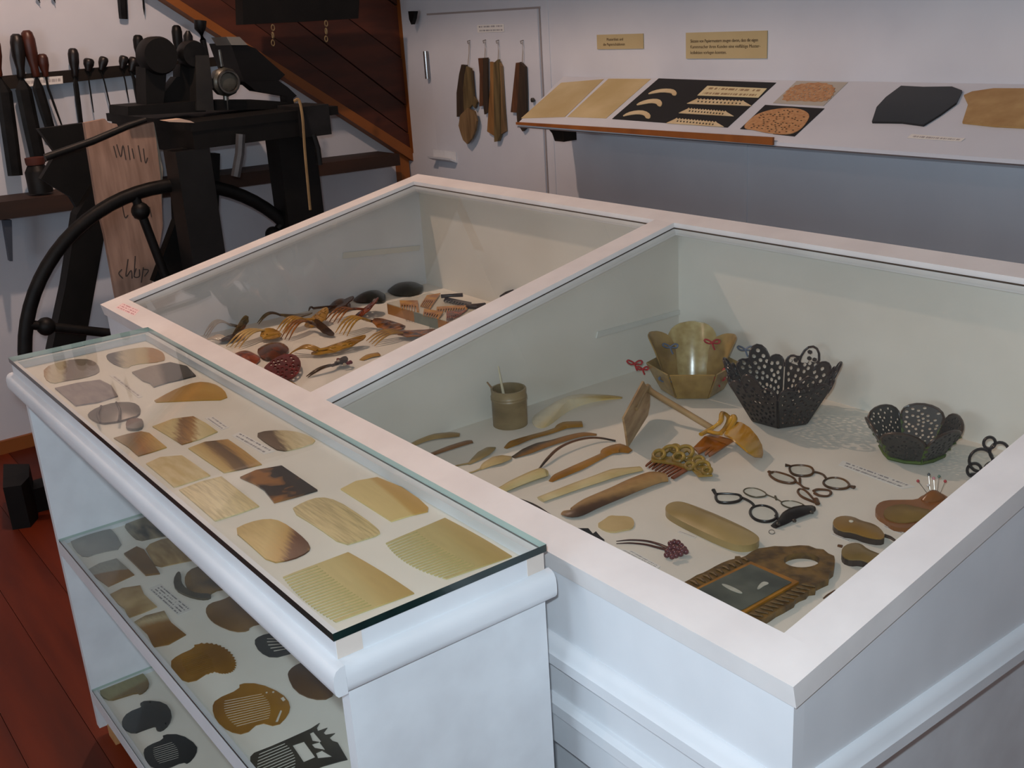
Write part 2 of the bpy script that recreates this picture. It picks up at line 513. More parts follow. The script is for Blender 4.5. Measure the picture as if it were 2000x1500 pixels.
def vpane(x0, x1):
    y0, y1, a, b = IY0-.012, IY1+.012, -.018, -.013
    mb = MB().hexa([(x0,y0,vz(y0)+a),(x1,y0,vz(y0)+a),(x1,y1,vz(y1)+a),(x0,y1,vz(y1)+a),(x0,y0,vz(y0)+b),(x1,y0,vz(y0)+b),(x1,y1,vz(y1)+b),(x0,y1,vz(y1)+b)])
    mb.m = [0, 0, 1, 1, 1, 1]
    build('glass_pane', mb, [GL, GLE], dc)
    for (xa, xb, ya, yb) in ((x0, x1, y0, y0+.0135), (x0, x1, y1-.0135, y1)):
        pass
vpane(IX[0]-.01, IX[1]+.01); vpane(IX[2]-.01, IX[3]+.01)
# thin glazing beads hold the panes: a dark gap shows under them
GAP = M('pane_gap', (62, 52, 42), rough=.8)
for x0, x1 in ((IX[0], IX[1]), (IX[2], IX[3])):
    for ya in (IY1-.0025,):
        build('pane_gap', MB().hexa([(x0,ya,vz(ya)-.0128),(x1,ya,vz(ya)-.0128),(x1,ya+.0025,vz(ya+.0025)-.0128),(x0,ya+.0025,vz(ya+.0025)-.0128),
                                     (x0,ya,vz(ya)-.0108),(x1,ya,vz(ya)-.0108),(x1,ya+.0025,vz(ya+.0025)-.0108),(x0,ya+.0025,vz(ya+.0025)-.0108)]), GAP, dc)
    build('pane_gap', MB().hexa([(x0,IY0,vz(IY0)-.0128),(x0+.0015,IY0,vz(IY0)-.0128),(x0+.0015,IY1,vz(IY1)-.0128),(x0,IY1,vz(IY1)-.0128),
                                 (x0,IY0,vz(IY0)-.0108),(x0+.0015,IY0,vz(IY0)-.0108),(x0+.0015,IY1,vz(IY1)-.0108),(x0,IY1,vz(IY1)-.0108)]), GAP, dc)
bx0, bx1, by0, by1 = VX0+.007, VX1-.007, VY0+.011, VY1-.001
CZ = .783                                   # floor inside the case
def side(x0, x1, mat=WHITE, name='side_board'):
    yA, yB = by0+.018, by1-.018
    return build(name, MB().prism([[(x0, yA, .752), (x0, yB, .752), (x0, yB, vz(yB)-TH*1.021-.0003), (x0, yA, vz(yA)-TH*1.021-.0003)]], (x1-x0, 0, 0)), mat, dc)
side(bx0, bx0+.02); side(bx1-.02, bx1)
build('divider', MB().prism([[(-1.776, by0+.018, CZ), (-1.776, by1-.018, CZ), (-1.776, by1-.018, vz(by1-.018)-TH*1.021-.0003), (-1.776, by0+.018, vz(by0+.018)-TH*1.021-.0003)]], (.02, 0, 0)), LINING, dc)
build('front_board', MB().hexa([(bx0,by0,.752),(bx1,by0,.752),(bx1,by0+.018,.752),(bx0,by0+.018,.752),
      (bx0,by0,vz(by0)-TH*1.021-.0003),(bx1,by0,vz(by0)-TH*1.021-.0003),(bx1,by0+.018,vz(by0+.018)-TH*1.021-.0003),(bx0,by0+.018,vz(by0+.018)-TH*1.021-.0003)]), WHITE, dc)
build('back_board', MB().hexa([(bx0,by1-.018,.752),(bx1,by1-.018,.752),(bx1,by1,.752),(bx0,by1,.752),
      (bx0,by1-.018,vz(by1-.018)-TH*1.021-.0003),(bx1,by1-.018,vz(by1-.018)-TH*1.021-.0003),(bx1,by1,vz(by1)-TH*1.021-.0003),(bx0,by1,vz(by1)-TH*1.021-.0003)]), LINING, dc)
build('floor_board', MB().box((bx0+.02, by0+.018, .765), (bx1-.02, by1-.018, CZ)), LINING, dc)
def ogee(y0, s):      # two-step moulding profile
    return [(y0, .752), (y0+s*.018, .752), (y0+s*.018, .768), (y0+s*.014, .772), (y0+s*.012, .779), (y0+s*.007, .785), (y0+s*.002, .788), (y0, .788)]
build('moulding', MB().extr(ogee(by0, -1), 0, bx0-.016, bx1+.016), WHITE, dc, smooth=35)
build('moulding', MB().extr(ogee(bx1, 1), 1, by0-.016, by1), WHITE, dc, smooth=35)
build('moulding', MB().extr(ogee(bx0, -1), 1, by0-.016, by1), WHITE, dc, smooth=35)
# base cabinet
build('base_cabinet', MB().box((bx0+.02, by0+.06, 0), (bx1-.03, by1-.01, .752)), WHITE2, dc)
build('apron', MB().box((bx0+.006, by0+.006, .595), (bx1-.03, by0+.06, .75)), WHITE, dc)
build('apron_strip', MB().extr([(by0+.006, .655), (by0-.006, .657), (by0-.006, .674), (by0+.001, .681), (by0+.006, .682)], 0, bx0+.006, bx1-.03), WHITE, dc)
build('stile', MB().box((bx1-.03, by0+.66, .02), (bx1-.018, by0+.72, .75)), WHITE, dc)
build('stile', MB().box((bx1-.03, by0+.006, .02), (bx1-.018, by0+.07, .75)), WHITE, dc)
def uvquad(name, P4, th, mat, parent=None, **kw):
    mb = MB(); P4 = [np.array(p, float) for p in P4]
    n = np.cross(P4[1]-P4[0], P4[3]-P4[0]); n /= np.linalg.norm(n)
    mb.hexa([p for p in P4]+[p+n*th for p in P4])
    mb.uv = [(0,0),(1,0),(1,1),(0,1)]*2
    return build(name, mb, mat, parent, **kw)
def sl_at(u, v, off=0.0):
    d = ray(u, v); c = VZ0-SL*VY0+off
    return EYE+d*((c-EYE[2])/(d[2]-SL*d[1]))
uvquad('paper_label', [sl_at(226, 601), sl_at(262, 617), sl_at(273, 606), sl_at(240, 592)], .0006, SCRIBBLE('pink_label', (232, 208, 208), (168, 96, 110), rows=3, fine=14),
       label='small pink-white paper label stuck on the far corner of the case frame', cat='label')

# =================================================================== BACK WALL
# door leaf in the wall
DX0, DX1, DZ = -4.27, -3.47, 1.593
door = thing('door_1', ((DX0+DX1)/2, YW, 0), 'flush white door with thin dark gap around it', 'door'); door['kind'] = 'structure'
del door['category']
build('door_leaf', MB().box((DX0+.004, YW-.012, .01), (DX1-.004, YW-.0005, DZ-.004)), WALLW, door)
for lo, hi in (((DX0-.004, YW-.004, DZ-.004), (DX1+.004, YW-.0003, DZ+.004)), ((DX1-.004, YW-.004, .01), (DX1+.002, YW-.0003, DZ-.004)), ((DX0-.002, YW-.004, .01), (DX0+.004, YW-.0003, DZ-.004))):
    build('door_gap', MB().box(lo, hi), M('gap_shadow', (150, 142, 140), rough=.9), door)
a = PY(833, 127, YW-.015)
build('hinge', MB().tube([a+np.array([0, 0, -.06]), a+np.array([0, 0, .06])], .011, 10), M('chrome', (200, 200, 200), rough=.2, metal=1), door, smooth=40, label='shiny steel hinge')
a = PY(1044, 195, YW-.013)
build('door_knob', MB().lathe(a, [(.003, 0), (.009, -.006), (.009, -.014), (.004, -.017)], axis=(0, 1, 0), n=12), STEEL, door, smooth=40)
# narrow strips of the boarded wall beside the door
for u in (1082, 1458):
    a = PY(u, 300, YW)
    build('trim_2' if u < 1200 else 'trim_3', MB().box((a[0]-.006, YW-.003, 0), (a[0]+.006, YW-.0002, 1.3 if u > 1200 else ZC)), WALLW, kind='structure')
def wall_card(u0, v0, u1, v1, th, y=YW):
    p = PY(u0, v0, y); q = PY(u1, v1, y)
    return p, q
def lettering(body, size, loc, parent, mat=INK, rot=(math.pi/2, 0, 0), space=1.0, ext=.0002):
    cu = bpy.data.curves.new('lettering', 'FONT')
    cu.body = body; cu.size = size; cu.extrude = ext; cu.space_line = 1.25; cu.space_character = space
    cu.materials.append(mat)
    tmp = bpy.data.objects.new('lettering', cu); COL.objects.link(tmp)
    dg = bpy.context.evaluated_depsgraph_get(); dg.update()
    me = bpy.data.meshes.new_from_object(tmp.evaluated_get(dg))
    bpy.data.objects.remove(tmp)
    o = bpy.data.objects.new('lettering', me); COL.objects.link(o)
    o.rotation_euler = rot
    if parent is not None:
        o.parent = parent; o.location = Vector(np.array(loc)-WPOS[parent])
    else: o.location = Vector(loc)
    return o
def wall_sign(name, u0, v0, u1, v1, mat, label, th=.004, y=YW):
    p, q = PY(u0, v0, y), PY(u1, v1, y)
    x0, x1, z1, z0 = p[0], q[0], p[2], q[2]
    o = build(name, MB().box((x0, y-th, z0), (x1, y-.0004, z1)), mat, label=label, cat='sign')
    return o, x0, x1, z0, z1
o, x0, x1, z0, z1 = wall_sign('wall_sign', 1167, 68, 1258, 95, SIGN, 'small beige sign with two lines of text high on white wall')
hh = z1-z0
lettering('Musterblatt und', hh*.27, (x0+(x1-x0)*.22, YW-.0045, z0+hh*.58), o)
lettering('die Papierschablonen', hh*.27, (x0+(x1-x0)*.14, YW-.0045, z0+hh*.24), o)
o, x0, x1, z0, z1 = wall_sign('wall_sign', 1341, 64, 1499, 114, SIGN, 'larger beige sign with three lines of text above the sloping wall shelf')
hh = z1-z0; ww = x1-x0
for i, s in enumerate(('Skizzen von Papiermustern zeugen davon, dass die eigen', 'Kammmacher ihren Kunden eine vielf\u00e4ltige Muster-', 'kollektion vorlegen konnten.')):
    lettering(s, hh*.17, (x0+ww*.06, YW-.0045, z0+hh*(.62-.22*i)), o, space=(.92, 1.02, .98)[i])
p, q = PY(932, 49, YW-.013), PY(985, 62, YW-.013)
uvquad('paper_label', [(p[0], YW-.0132, q[2]), (q[0], YW-.0132, q[2]), (q[0], YW-.0132, p[2]), (p[0], YW-.0132, p[2])], .0006, LABELM,
       label='thin two-line paper strip at top of the white door', cat='label')
# little holder at the bottom of the door
p, q = PY(847, 292, YW-.013), PY(893, 318, YW-.013)
o = thing('label_holder', ((p[0]+q[0])/2, YW-.013, q[2]), 'small white folded label holder low on the white door', 'label holder')
build('back_plate', MB().box((p[0], YW-.017, q[2]), (q[0], YW-.0125, p[2])), WHITE2, o)
build('lip', MB().hexa([(p[0], YW-.05, q[2]+.015), (q[0], YW-.05, q[2]+.015), (q[0], YW-.017, q[2]), (p[0], YW-.017, q[2]), (p[0], YW-.052, q[2]+.024), (q[0], YW-.052, q[2]+.024), (q[0], YW-.017, q[2]+.008), (p[0], YW-.017, q[2]+.008)]), WHITE2, o)
# black bracket in the corner, top
mb = MB().prism([[PY(797, 22, 2.72), PY(809, 22, 2.72), PY(807, 36, 2.72), PY(803, 48, 2.72), PY(799, 38, 2.72)]], (0, .02, 0))
build('hook_bracket', mb, IRON, label='small black iron bracket at the wall corner above the door', cat='bracket')

# splint bundles on the door
Zm = lambda pts: [(780+a/4.4125, b/4.4125) for a, b in pts]
W1 = M('splint_tan', (132, 106, 72), (98, 76, 48), scale=20, rough=.7, stretch=(3, 3, .3), bump=.2)
W2 = M('splint_brown', (104, 66, 38), (70, 44, 26), scale=20, rough=.7, stretch=(3, 3, .3), bump=.2)
W3 = M('splint_dark', (66, 50, 34), (40, 32, 24), scale=20, rough=.7, stretch=(3, 3, .3), bump=.2)
W4 = M('splint_ochre', (146, 106, 58), (112, 78, 40), scale=20, rough=.7, stretch=(3, 3, .3), bump=.2)
W5 = M('splint_olive', (108, 92, 58), (80, 66, 40), scale=20, rough=.7, stretch=(3, 3, .3), bump=.2)
def bundle(label, strips, hook, top):
    h = PY(*Zm([hook])[0], YW-.02)
    t = thing('splint_bundle', h, label, 'wood bundle', 'wood splint bundles hanging on the door')
    for (pts, mat, dep, th) in strips:
        build('splint', MB().prism([[PY(u, v, YW-.014-dep) for u, v in Zm(pts)]], (0, -th, 0)), mat, t)
    e = PY(*Zm([top])[0], YW-.022)
    build('string', MB().tube([h, (h+e)/2+np.array([.004, 0, 0]), e], .0016, 6), M('string', (150, 140, 124)), t)
    build('hook', MB().tube([h+np.array([0, .006, .006]), h+np.array([0, -.008, .004]), h+np.array([.006, -.01, -.006])], .002, 6), M('hook_wire', (120, 116, 110)), t)
bundle('curled bundle of brown leathery splints with a rounded spoon-like lower end', [
    ([(550,555),(590,560),(592,760),(580,1000),(510,1005),(508,800),(530,640)], W3, .002, .01),
    ([(588,570),(630,590),(650,830),(682,880),(660,930),(640,900),(570,990),(560,760),(575,640)], W5, .013, .008),
    ([(600,590),(640,610),(655,830),(684,880),(665,935),(635,880)], W2, .004, .006),
    ([(540,990),(600,930),(660,960),(680,1040),(668,1120),(640,1190),(600,1240),(565,1205),(545,1150),(525,1080)], W1, .022, .01)], (600, 362), (590, 560))
bundle('thin dark brown bundle of short splints, second from the hinge side', [
    ([(695,500),(735,498),(738,700),(735,910),(705,915),(708,640)], W2, .002, .01),
    ([(735,498),(770,495),(772,680),(780,960),(745,985),(736,910)], W3, .005, .008)], (735, 358), (735, 500))
bundle('long pale bundle of split sticks with an ochre left stick', [
    ([(800,530),(832,540),(838,1170),(775,1130),(800,750)], W4, .002, .012),
    ([(832,545),(870,510),(885,700),(890,1160),(870,1215),(840,1220)], W5, .006, .014),
    ([(870,520),(895,570),(915,900),(932,1130),(880,1165),(885,800)], W1, .002, .012)], (848, 360), (850, 525))
bundle('straight bundle of reddish and dark splints hanging just behind the sloping shelf end', [
    ([(1020,540),(1060,535),(1045,800),(1035,970),(975,965)], W2, .002, .01),
    ([(1058,533),(1100,575),(1108,800),(1112,1090),(1080,1130),(1035,1060),(1030,975),(1045,780)], W3, .004, .012)], (1058, 362), (1058, 540))

# sloping wall shelf
SY, SZ, SBZ = 2.47, 1.193, 1.335          # front edge y, z ; back edge z
sk = (SBZ-SZ)/(YW-SY)
SXL, SXR = -3.26, -.9
ws = thing('wall_shelf', ((SXL+SXR)/2, (SY+YW)/2, 1.1), 'sloping white display shelf board fixed along the back wall', 'wall shelf')
def wsz(y): return SZ+(y-SY)*sk
build('shelf_board', MB().hexa([(SXL,SY,SZ-.010),(SXR,SY,SZ-.010),(SXR,YW-.001,SBZ-.010),(SXL-.085,YW-.001,SBZ-.010),(SXL,SY,SZ),(SXR,SY,SZ),(SXR,YW-.001,SBZ),(SXL-.085,YW-.001,SBZ)]), WALLW, ws)
e = PY(1510, 268, SY-.006)
build('front_strip', MB().hexa([(SXL,SY-.008,SZ-.003),(e[0],SY-.008,SZ-.008),(e[0],SY-.0004,SZ-.008),(SXL,SY-.0004,SZ-.003),(SXL,SY-.008,SZ+.006),(e[0],SY-.008,SZ+.014),(e[0],SY-.0004,SZ+.014),(SXL,SY-.0004,SZ+.006)]), ORANGE, ws, label='pine wood front lip')
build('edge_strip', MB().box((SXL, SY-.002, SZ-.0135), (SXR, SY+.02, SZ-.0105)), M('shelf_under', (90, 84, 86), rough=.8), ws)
def bracket(u0, u1, vt, vm, vb):
    a, b = PY(u0, vt, 2.5), PY(u1, vt, 2.5); z = wsz(2.5)-.0145
    zz = [PY(u1, v, 2.5)[2] for v in (vm, vb)]
    xa, xb = a[0], b[0]
    mb = MB().prism([[(xa, 2.5, z-.001), (xb, 2.5, z-.001), (xb, 2.5, zz[1]), (xb-(xb-xa)*.55, 2.5, zz[1]), (xb-(xb-xa)*.7, 2.5, zz[0]), (xa, 2.5, zz[0]+.02)]], (0, .06, 0))
    build('bracket', mb, DARKW, ws)
bracket(1068, 1100, 246, 262, 277)
def on_ws(u, v, lift=0.0):
    d = ray(u, v); c = SZ+lift-sk*SY
    return EYE+d*((c-EYE[2])/(d[2]-sk*d[1]))
SN = np.array([0, -sk, 1.0]); SN /= np.linalg.norm(SN)
def ws_flat(name, pts, mat, lift=.0006, th=.0012, parent=None, holes=(), **kw):
    L = [[on_ws(u, v, lift) for u, v in pts]]+[[on_ws(u, v, lift) for u, v in h] for h in holes]
    return build(name, MB().prism(L, SN*th), mat, parent, **kw)
z5 = lambda pts: [(980+a/3.5714, 120+b/3.5714) for a, b in pts]
z7 = lambda pts: [(1440+a/3.5714, 120+b/3.5714) for a, b in pts]
ws_flat('paper_sheet', z5([(135,398),(415,150),(712,125),(440,388)]), PAPER, label='yellowed paper sheet with curled top at the end of the sloping shelf', cat='paper')
ws_flat('paper_sheet', z5([(458,388),(745,122),(1040,124),(728,398)]), M('aged_paper_b', (202, 184, 140), (184, 164, 116), scale=5, rough=.85), label='plain yellowed paper sheet beside the black card on sloping shelf', cat='paper')
card = thing('mounting_card', on_ws(1340, 200), 'black card mounted with three curved horns and three small combs', 'card')
ws_flat('card_sheet', z5([(770,402),(1095,120),(1915,150),(1575,462)]), BLACKC, parent=card)
CREAM = M('cream_paper', (214, 196, 158), (196, 172, 128), scale=12, rough=.7)
for pts in ([(1012,232),(1060,205),(1130,192),(1195,195),(1222,215),(1218,240),(1190,238),(1185,222),(1120,215),(1060,224)],
            [(930,310),(975,280),(1040,264),(1100,265),(1122,290),(1112,318),(1088,312),(1080,296),(1040,290),(985,300)],
            [(835,388),(880,358),(940,344),(1000,346),(1040,372),(1035,402),(1005,398),(995,376),(950,368),(890,375)]):
    ws_flat('curved_cutout', chaikin(z5(pts), 1), CREAM, lift=.002, th=.002, parent=card)
def scal(pts, n, amp):
    """zigzag a straight run"""
    (a, b), (c, d) = pts
    o = []
    for i in range(n):
        t = (i+.0)/n; o.append((a+(c-a)*t, b+(d-b)*t)); t = (i+.6)/n; o.append((a+(c-a)*t, b+(d-b)*t-amp))
    return o+[(c, d)]
for (x, y, x2, y2, dx) in ((1292,296,1742,312,60), (1235,362,1618,384,60), (1150,432,1550,458,60)):
    pts = [(x, y)]+scal([(x+dx, y-28), (x2-dx*.8, y2-28)], 14, 9)+[(x2, y2)]
    hol = []
    for i in range(12):
        cx = x+dx*1.1+(x2-x-2.2*dx)*(i+.5)/12; cy = y-14+(y2-y)*(i+.5)/12
        hol.append(z5([(cx-8, cy+5), (cx-2, cy-7), (cx+9, cy-7), (cx+3, cy+5)]))
    ws_flat('comb_cutout', z5(pts), CREAM, lift=.002, th=.002, parent=card, holes=hol)
P4 = [on_ws(u, v, .002) for u, v in z5([(1365,238),(1790,254),(1850,190),(1435,172)])]
uvquad('caption', P4, .0012, SCRIBBLE('caption_strip', (214, 202, 160), (126, 92, 60), rows=2, fine=30), card)
lacew = M('lace_paper', (190, 150, 110), (168, 120, 80), scale=90, rough=.8)
cd = thing('mounting_card', on_ws(1580, 180), 'grey glass card carrying a scalloped tan comb pattern', 'card')
ws_flat('card_sheet', z7([(250,292),(415,138),(772,148),(602,312)]), M('grey_card', (176, 170, 158), rough=.6), parent=cd)
pp = chaikin(z7([(300,280),(330,215),(390,170),(480,150),(620,148),(690,180),(680,230),(640,275),(560,285),(420,275)]), 2)
pp2 = []
c0 = np.mean(pp, axis=0)
for i, q in enumerate(pp): pp2.append(c0+(q-c0)*(1.0 if i % 2 else .93))
def holes_in(pts, n, r, seed, sq=.5, margin=.86):
    rr = random.Random(seed); P = np.array(pts); c = P.mean(0); out = []; cs = []
    lo, hi = P.min(0), P.max(0)
    def inside(q):
        ins = False; j = len(P)-1
        for i in range(len(P)):
            if (P[i][1] > q[1]) != (P[j][1] > q[1]) and q[0] < (P[j][0]-P[i][0])*(q[1]-P[i][1])/(P[j][1]-P[i][1]+1e-12)+P[i][0]: ins = not ins
            j = i
        return ins
    for _ in range(n*40):
        if len(cs) >= n: break
        q = np.array([rr.uniform(lo[0], hi[0]), rr.uniform(lo[1], hi[1])])
        k = c+(q-c)/margin
        if not inside(k): continue
        if not all(inside(q+np.array([math.cos(t)*r*1.6, math.sin(t)*r*1.6*sq])) for t in (0, 1.57, 3.14, 4.71)): continue
        if any(((q-z)[0])**2+((q-z)[1]/sq)**2 < (2.3*r)**2 for z in cs): continue
        cs.append(q)
        a0 = rr.uniform(0, 1)
        out.append([(q[0]+r*math.cos(a0+t*math.pi/3), q[1]+r*sq*math.sin(a0+t*math.pi/3)) for t in range(6)])
    return out
ws_flat('lace_pattern', pp2, lacew, lift=.002, th=.0016, parent=cd, holes=holes_in(pp2, 40, 2.4, 3))
cd = thing('mounting_card', on_ws(1530, 235), 'black card carrying a large oval tan lace pattern', 'card')
ws_flat('card_sheet', z7([(20,472),(195,305),(608,330),(400,524),(250,508),(248,490)]), BLACKC, parent=cd)
pp = chaikin(z7([(40,470),(70,420),(150,360),(300,326),(440,330),(510,370),(490,420),(440,480),(360,515),(200,500),(120,480)]), 2)
ws_flat('lace_pattern', pp, M('lace_oval', (192, 148, 102), (172, 122, 78), scale=90, rough=.8), lift=.002, th=.0016, parent=cd, holes=holes_in(pp, 70, 2.4, 5))
ws_flat('horn_plate', z7([(942,432),(975,330),(1040,260),(1145,182),(1300,190),(1500,188),(1570,215),(1530,300),(1420,380),(1300,455),(1150,435)]), M('black_horn', (22, 24, 26), (13, 14, 15), scale=6, rough=.35), lift=.001, th=.006,
        label='warped black horn plate lying on the sloping shelf', cat='horn plate')
ws_flat('horn_plate', z7([(1572,435),(1612,310),(1582,245),(1640,220),(1790,198),(2200,200),(2170,480),(2000,470),(1800,460)]), M('tan_horn', (192, 160, 104), (158, 120, 66), scale=9, rough=.5), lift=.001, th=.005,
        label='ragged tan horn plate lying beside the black one on sloping shelf', cat='horn plate')
P4 = [on_ws(u, v, .001) for u, v in z7([(1185,535),(1560,560),(1590,538),(1215,508)])]
uvquad('paper_label', P4, .0008, LABELM1, label='narrow white label strip lying in front of the black horn plate', cat='label')

# =================================================================== LEFT WALL: STAIR BOARDING
XB = XL+.06
def YZ(u, v, x=XB):
    q = PX(u, v, x); return q[1], q[2]
lines = [((319,0),(782,300)), ((347,0),(800,290)), ((432,0),(800,262)), ((526,0),(800,212)), ((632,0),(800,125)), ((760,0),(800,30)), ((880,-60),(920,-30))]
sb = thing('stair_side', (XL+.03, 2.2, .9), 'boarded side of wooden stair descending to the wall corner with pine edge', 'stair')
def ext(l):
    (a, b), (c, d) = YZ(*l[0]), YZ(*l[1])
    s = (d-b)/(c-a)
    return a, b, s
yend = YZ(795, 200)[0]
def clipline(l, ye=yend, zt=2.27):
    a, b, s = ext(l)
    y1 = a+(zt-b)/s
    return (y1, zt), (ye, b+s*(ye-a))
boards = [REDW, M('stair_boards_b', (74, 33, 18), (50, 22, 12), scale=7, rough=.6, stretch=(.4, .4, 2), bump=.15), REDW,
          M('stair_boards_c', (92, 42, 22), (62, 27, 14), scale=7, rough=.6, stretch=(.4, .4, 2), bump=.15), REDW]
p0, p1 = clipline(lines[0]); q0, q1 = clipline(lines[1])
build('stringer', MB().prism([[(XL+.002, *p0), (XL+.002, *p1), (XL+.002, *q1), (XL+.002, *q0)]], (.075, 0, 0)), ORANGE, sb, label='pine stair edge board')
for i in range(1, 6):
    p0, p1 = clipline(lines[i]); q0, q1 = clipline(lines[i+1])
    g = .004
    build('board', MB().prism([[(XL+.002, p0[0], p0[1]), (XL+.002, p1[0], p1[1]+g), (XL+.002, q1[0], q1[1]-g), (XL+.002, q0[0], q0[1])]], (.055+.004*(i % 2), 0, 0)), boards[(i-1) % 5], sb)
a = PX(800, 300, XL+.085); zb = a[2]
yq = [PX(u, v, XL+.085) for u, v in ((800, 300), (816, 300))]
build('corner_trim', MB().box((XL+.002, yend-.004, zb), (XL+.085, min(yq[1][1], YW-.002), 2.27)), ORANGE, sb)
a, b = PX(783, 330, XL+.05), PX(800, 330, XL+.05)
build('corner_post', MB().box((XL+.002, a[1], .0), (XL+.05, min(b[1], YW-.003), zb+.03)), ORANGE, sb)
# dark beam with chains
XH = -4.2
mb = MB().prism([[PX(u, v, XH) for u, v in ((472, -60), (705, -60), (700, 36), (600, 42), (475, 48))]], (-.07, 0, 0))
yk = build('hanging_yoke', mb, BLACKW, label='black wooden yoke beam hanging with short chains in front of stair boards', cat='yoke')
for u, v0 in ((533, 46), (637, 38)):
    for i in range(3):
        c = PX(u, v0+8+i*15, XH+.012)
        build('chain_link', MB().ring(c, .011, .0032, (1, 0, 0) if i % 2 == 0 else (0, 1, 0), N=14, n=6, sx=.6), M('old_brass', (120, 104, 74), rough=.5), yk, smooth=60)

# =================================================================== LEFT WALL: TOOL RAIL AND TOOLS
XT = XL+.03
rail = thing('tool_rail', PX(200, 140, XL), 'dark wooden tool rail fixed along the left wall', 'tool rail')
r0, r1 = PX(-120, 165, XL+.02), PX(488, 112, XL+.02)
zr = (PX(0, 150, XT)[2], PX(0, 178, XT)[2]); 
build('rail_bar', MB().hexa([(XL+.001, r0[1], zr[1]), (XL+.05, r0[1], zr[1]), (XL+.05, r1[1], PX(480, 122, XT)[2]), (XL+.001, r1[1], PX(480, 122, XT)[2]),
                             (XL+.001, r0[1], zr[0]), (XL+.05, r0[1], zr[0]), (XL+.05, r1[1], PX(480, 106, XT)[2]), (XL+.001, r1[1], PX(480, 106, XT)[2])]), DARKW, rail)
uvquad('caption', [PX(44, 170, XL+.051), PX(123, 163, XL+.051), PX(122, 148, XL+.051), PX(43, 154, XL+.051)], .0012, LABELM1, rail, label='white paper caption')
HD = M('handle_dark', (26, 18, 14), (15, 11, 10), scale=10, rough=.4)
HR = M('handle_red', (74, 32, 17), (46, 20, 12), scale=10, rough=.4)
HB = M('handle_black', (13, 12, 12), rough=.45, spec=.25)
def tool(name, label, cat, handle, blade, hm=HD, hw=9, bw=8, taper=.7, xo=.055, bm=None):
    """handle: top, bottom px; blade: top, bottom px"""
    x = XL+xo
    t = thing(name, PX(*handle[1], x), label, cat, 'hand tools in the wall rail')
    a, b = PX(*handle[0], x), PX(*handle[1], x)
    s = np.linalg.norm(a-EYE)/F*1.05
    prof = [(0, .45), (.05, .8), (.2, 1.0), (.5, .95), (.8, .6), (.95, .62), (1, .5)]
    build('handle', MB().tube([a+(b-a)*k for k, _ in prof], [hw*r*s for _, r in prof], 10, up=(1, 0, 0)), hm, t, smooth=50)
    if blade:
        c, d = PX(*blade[0], x), PX(*blade[1], x)
        build('blade', MB().tube([b, c, c+(d-c)*.5, d], [min(bw, 4)*.5*s, bw*.5*s, bw*.5*s, bw*.5*taper*s], 6, flat=.3 if bw > 6 else .8, up=(1, 0, 0)), bm or IRON, t)
tool('rasp', 'wide black rasp with bulbous dark handle, leaning in the rail above the caption', 'rasp', ((31,66),(42,152)), ((46,175),(76,318)), HD, 11, 26, .95)
tool('file', 'long-handled file with reddish handle, crossing beside the dark bulbous one', 'file', ((51,59),(71,150)), ((74,172),(97,248)), HR, 11, 18, .9)
tool('file', 'thin file with short red oval handle at the caption end', 'file', ((81,105),(90,150)), ((94,172),(121,246)), HR, 9, 4, .7)
tool('file', 'dark file with straight cylindrical handle standing alone mid rail', 'file', ((142,94),(147,150)), ((148,165),(158,243)), HD, 9, 9, .9)
tool('awl', 'thin awl with round knob handle, first of the three small awls', 'awl', ((174,114),(172,140)), ((174,160),(183,220)), HD, 9, 2.5, .6)
tool('awl', 'thin awl with tilted oval handle, middle of the three small awls', 'awl', ((204,111),(197,138)), ((204,160),(217,215)), HD, 8, 2.5, .6)
tool('awl', 'thin awl with oval handle nearest the black grinding disc', 'awl', ((243,109),(238,135)), ((244,156),(252,200)), HD, 8, 2.5, .6)
tool('file', 'short dark tool with brown handle half hidden by the grinding disc', 'file', ((263,112),(256,140)), ((262,155),(270,205)), HD, 9, 7, .8)
tool('file', 'dark file with flat-topped handle rising left of the grinding disc', 'file', ((269,68),(273,118)), ((274,140),(278,200)), HB, 9, 6, .8)
tool('file', 'tall slender black handled tool rising between the disc and the pulley', 'file', ((344,49),(350,112)), ((351,125),(352,170)), HB, 9, 6, .8)
tool('rasp', 'broad dark rasp hanging at the picture edge below the rail', 'rasp', ((-14,70),(-2,150)), ((8,180),(30,343)), HR, 10, 25, .95)
# tools hanging from above at the top edge of the picture
for (u, v0, v1, wd, lab) in ((236, -40, 37, 18, 'dark square-ended blade hanging from the top edge on white wall'), (277, -40, 30, 4, 'thin dark spike hanging from the top edge on white wall')):
    x = XL+.02; a, b = PX(u, v0, x), PX(u+5, v1, x); s = np.linalg.norm(b-EYE)/F
    build('square_chisel' if wd > 5 else 'hanging_spike', MB().tube([a, a+(b-a)*.8, b], [wd*.5*s, wd*.45*s, wd*.42*s if wd > 5 else .0005], 6, flat=.3, up=(1, 0, 0)), IRON, label=lab, cat='tool')
for (u, lab) in ((76, 'small red-tipped tool end at the top edge, nearer the picture corner'), (106, 'small red-tipped tool end at the top edge, nearer the square blade')):
    x = XL+.02; s = np.linalg.norm(PX(u, 0, x)-EYE)/F
    build('hanging_tool', MB().tube([PX(u-4, -45, x), PX(u-2, -4, x), PX(u+2, 5, x)], [3.5*s, 3.5*s, 1*s], 8), HR, label=lab, cat='tool', smooth=40)

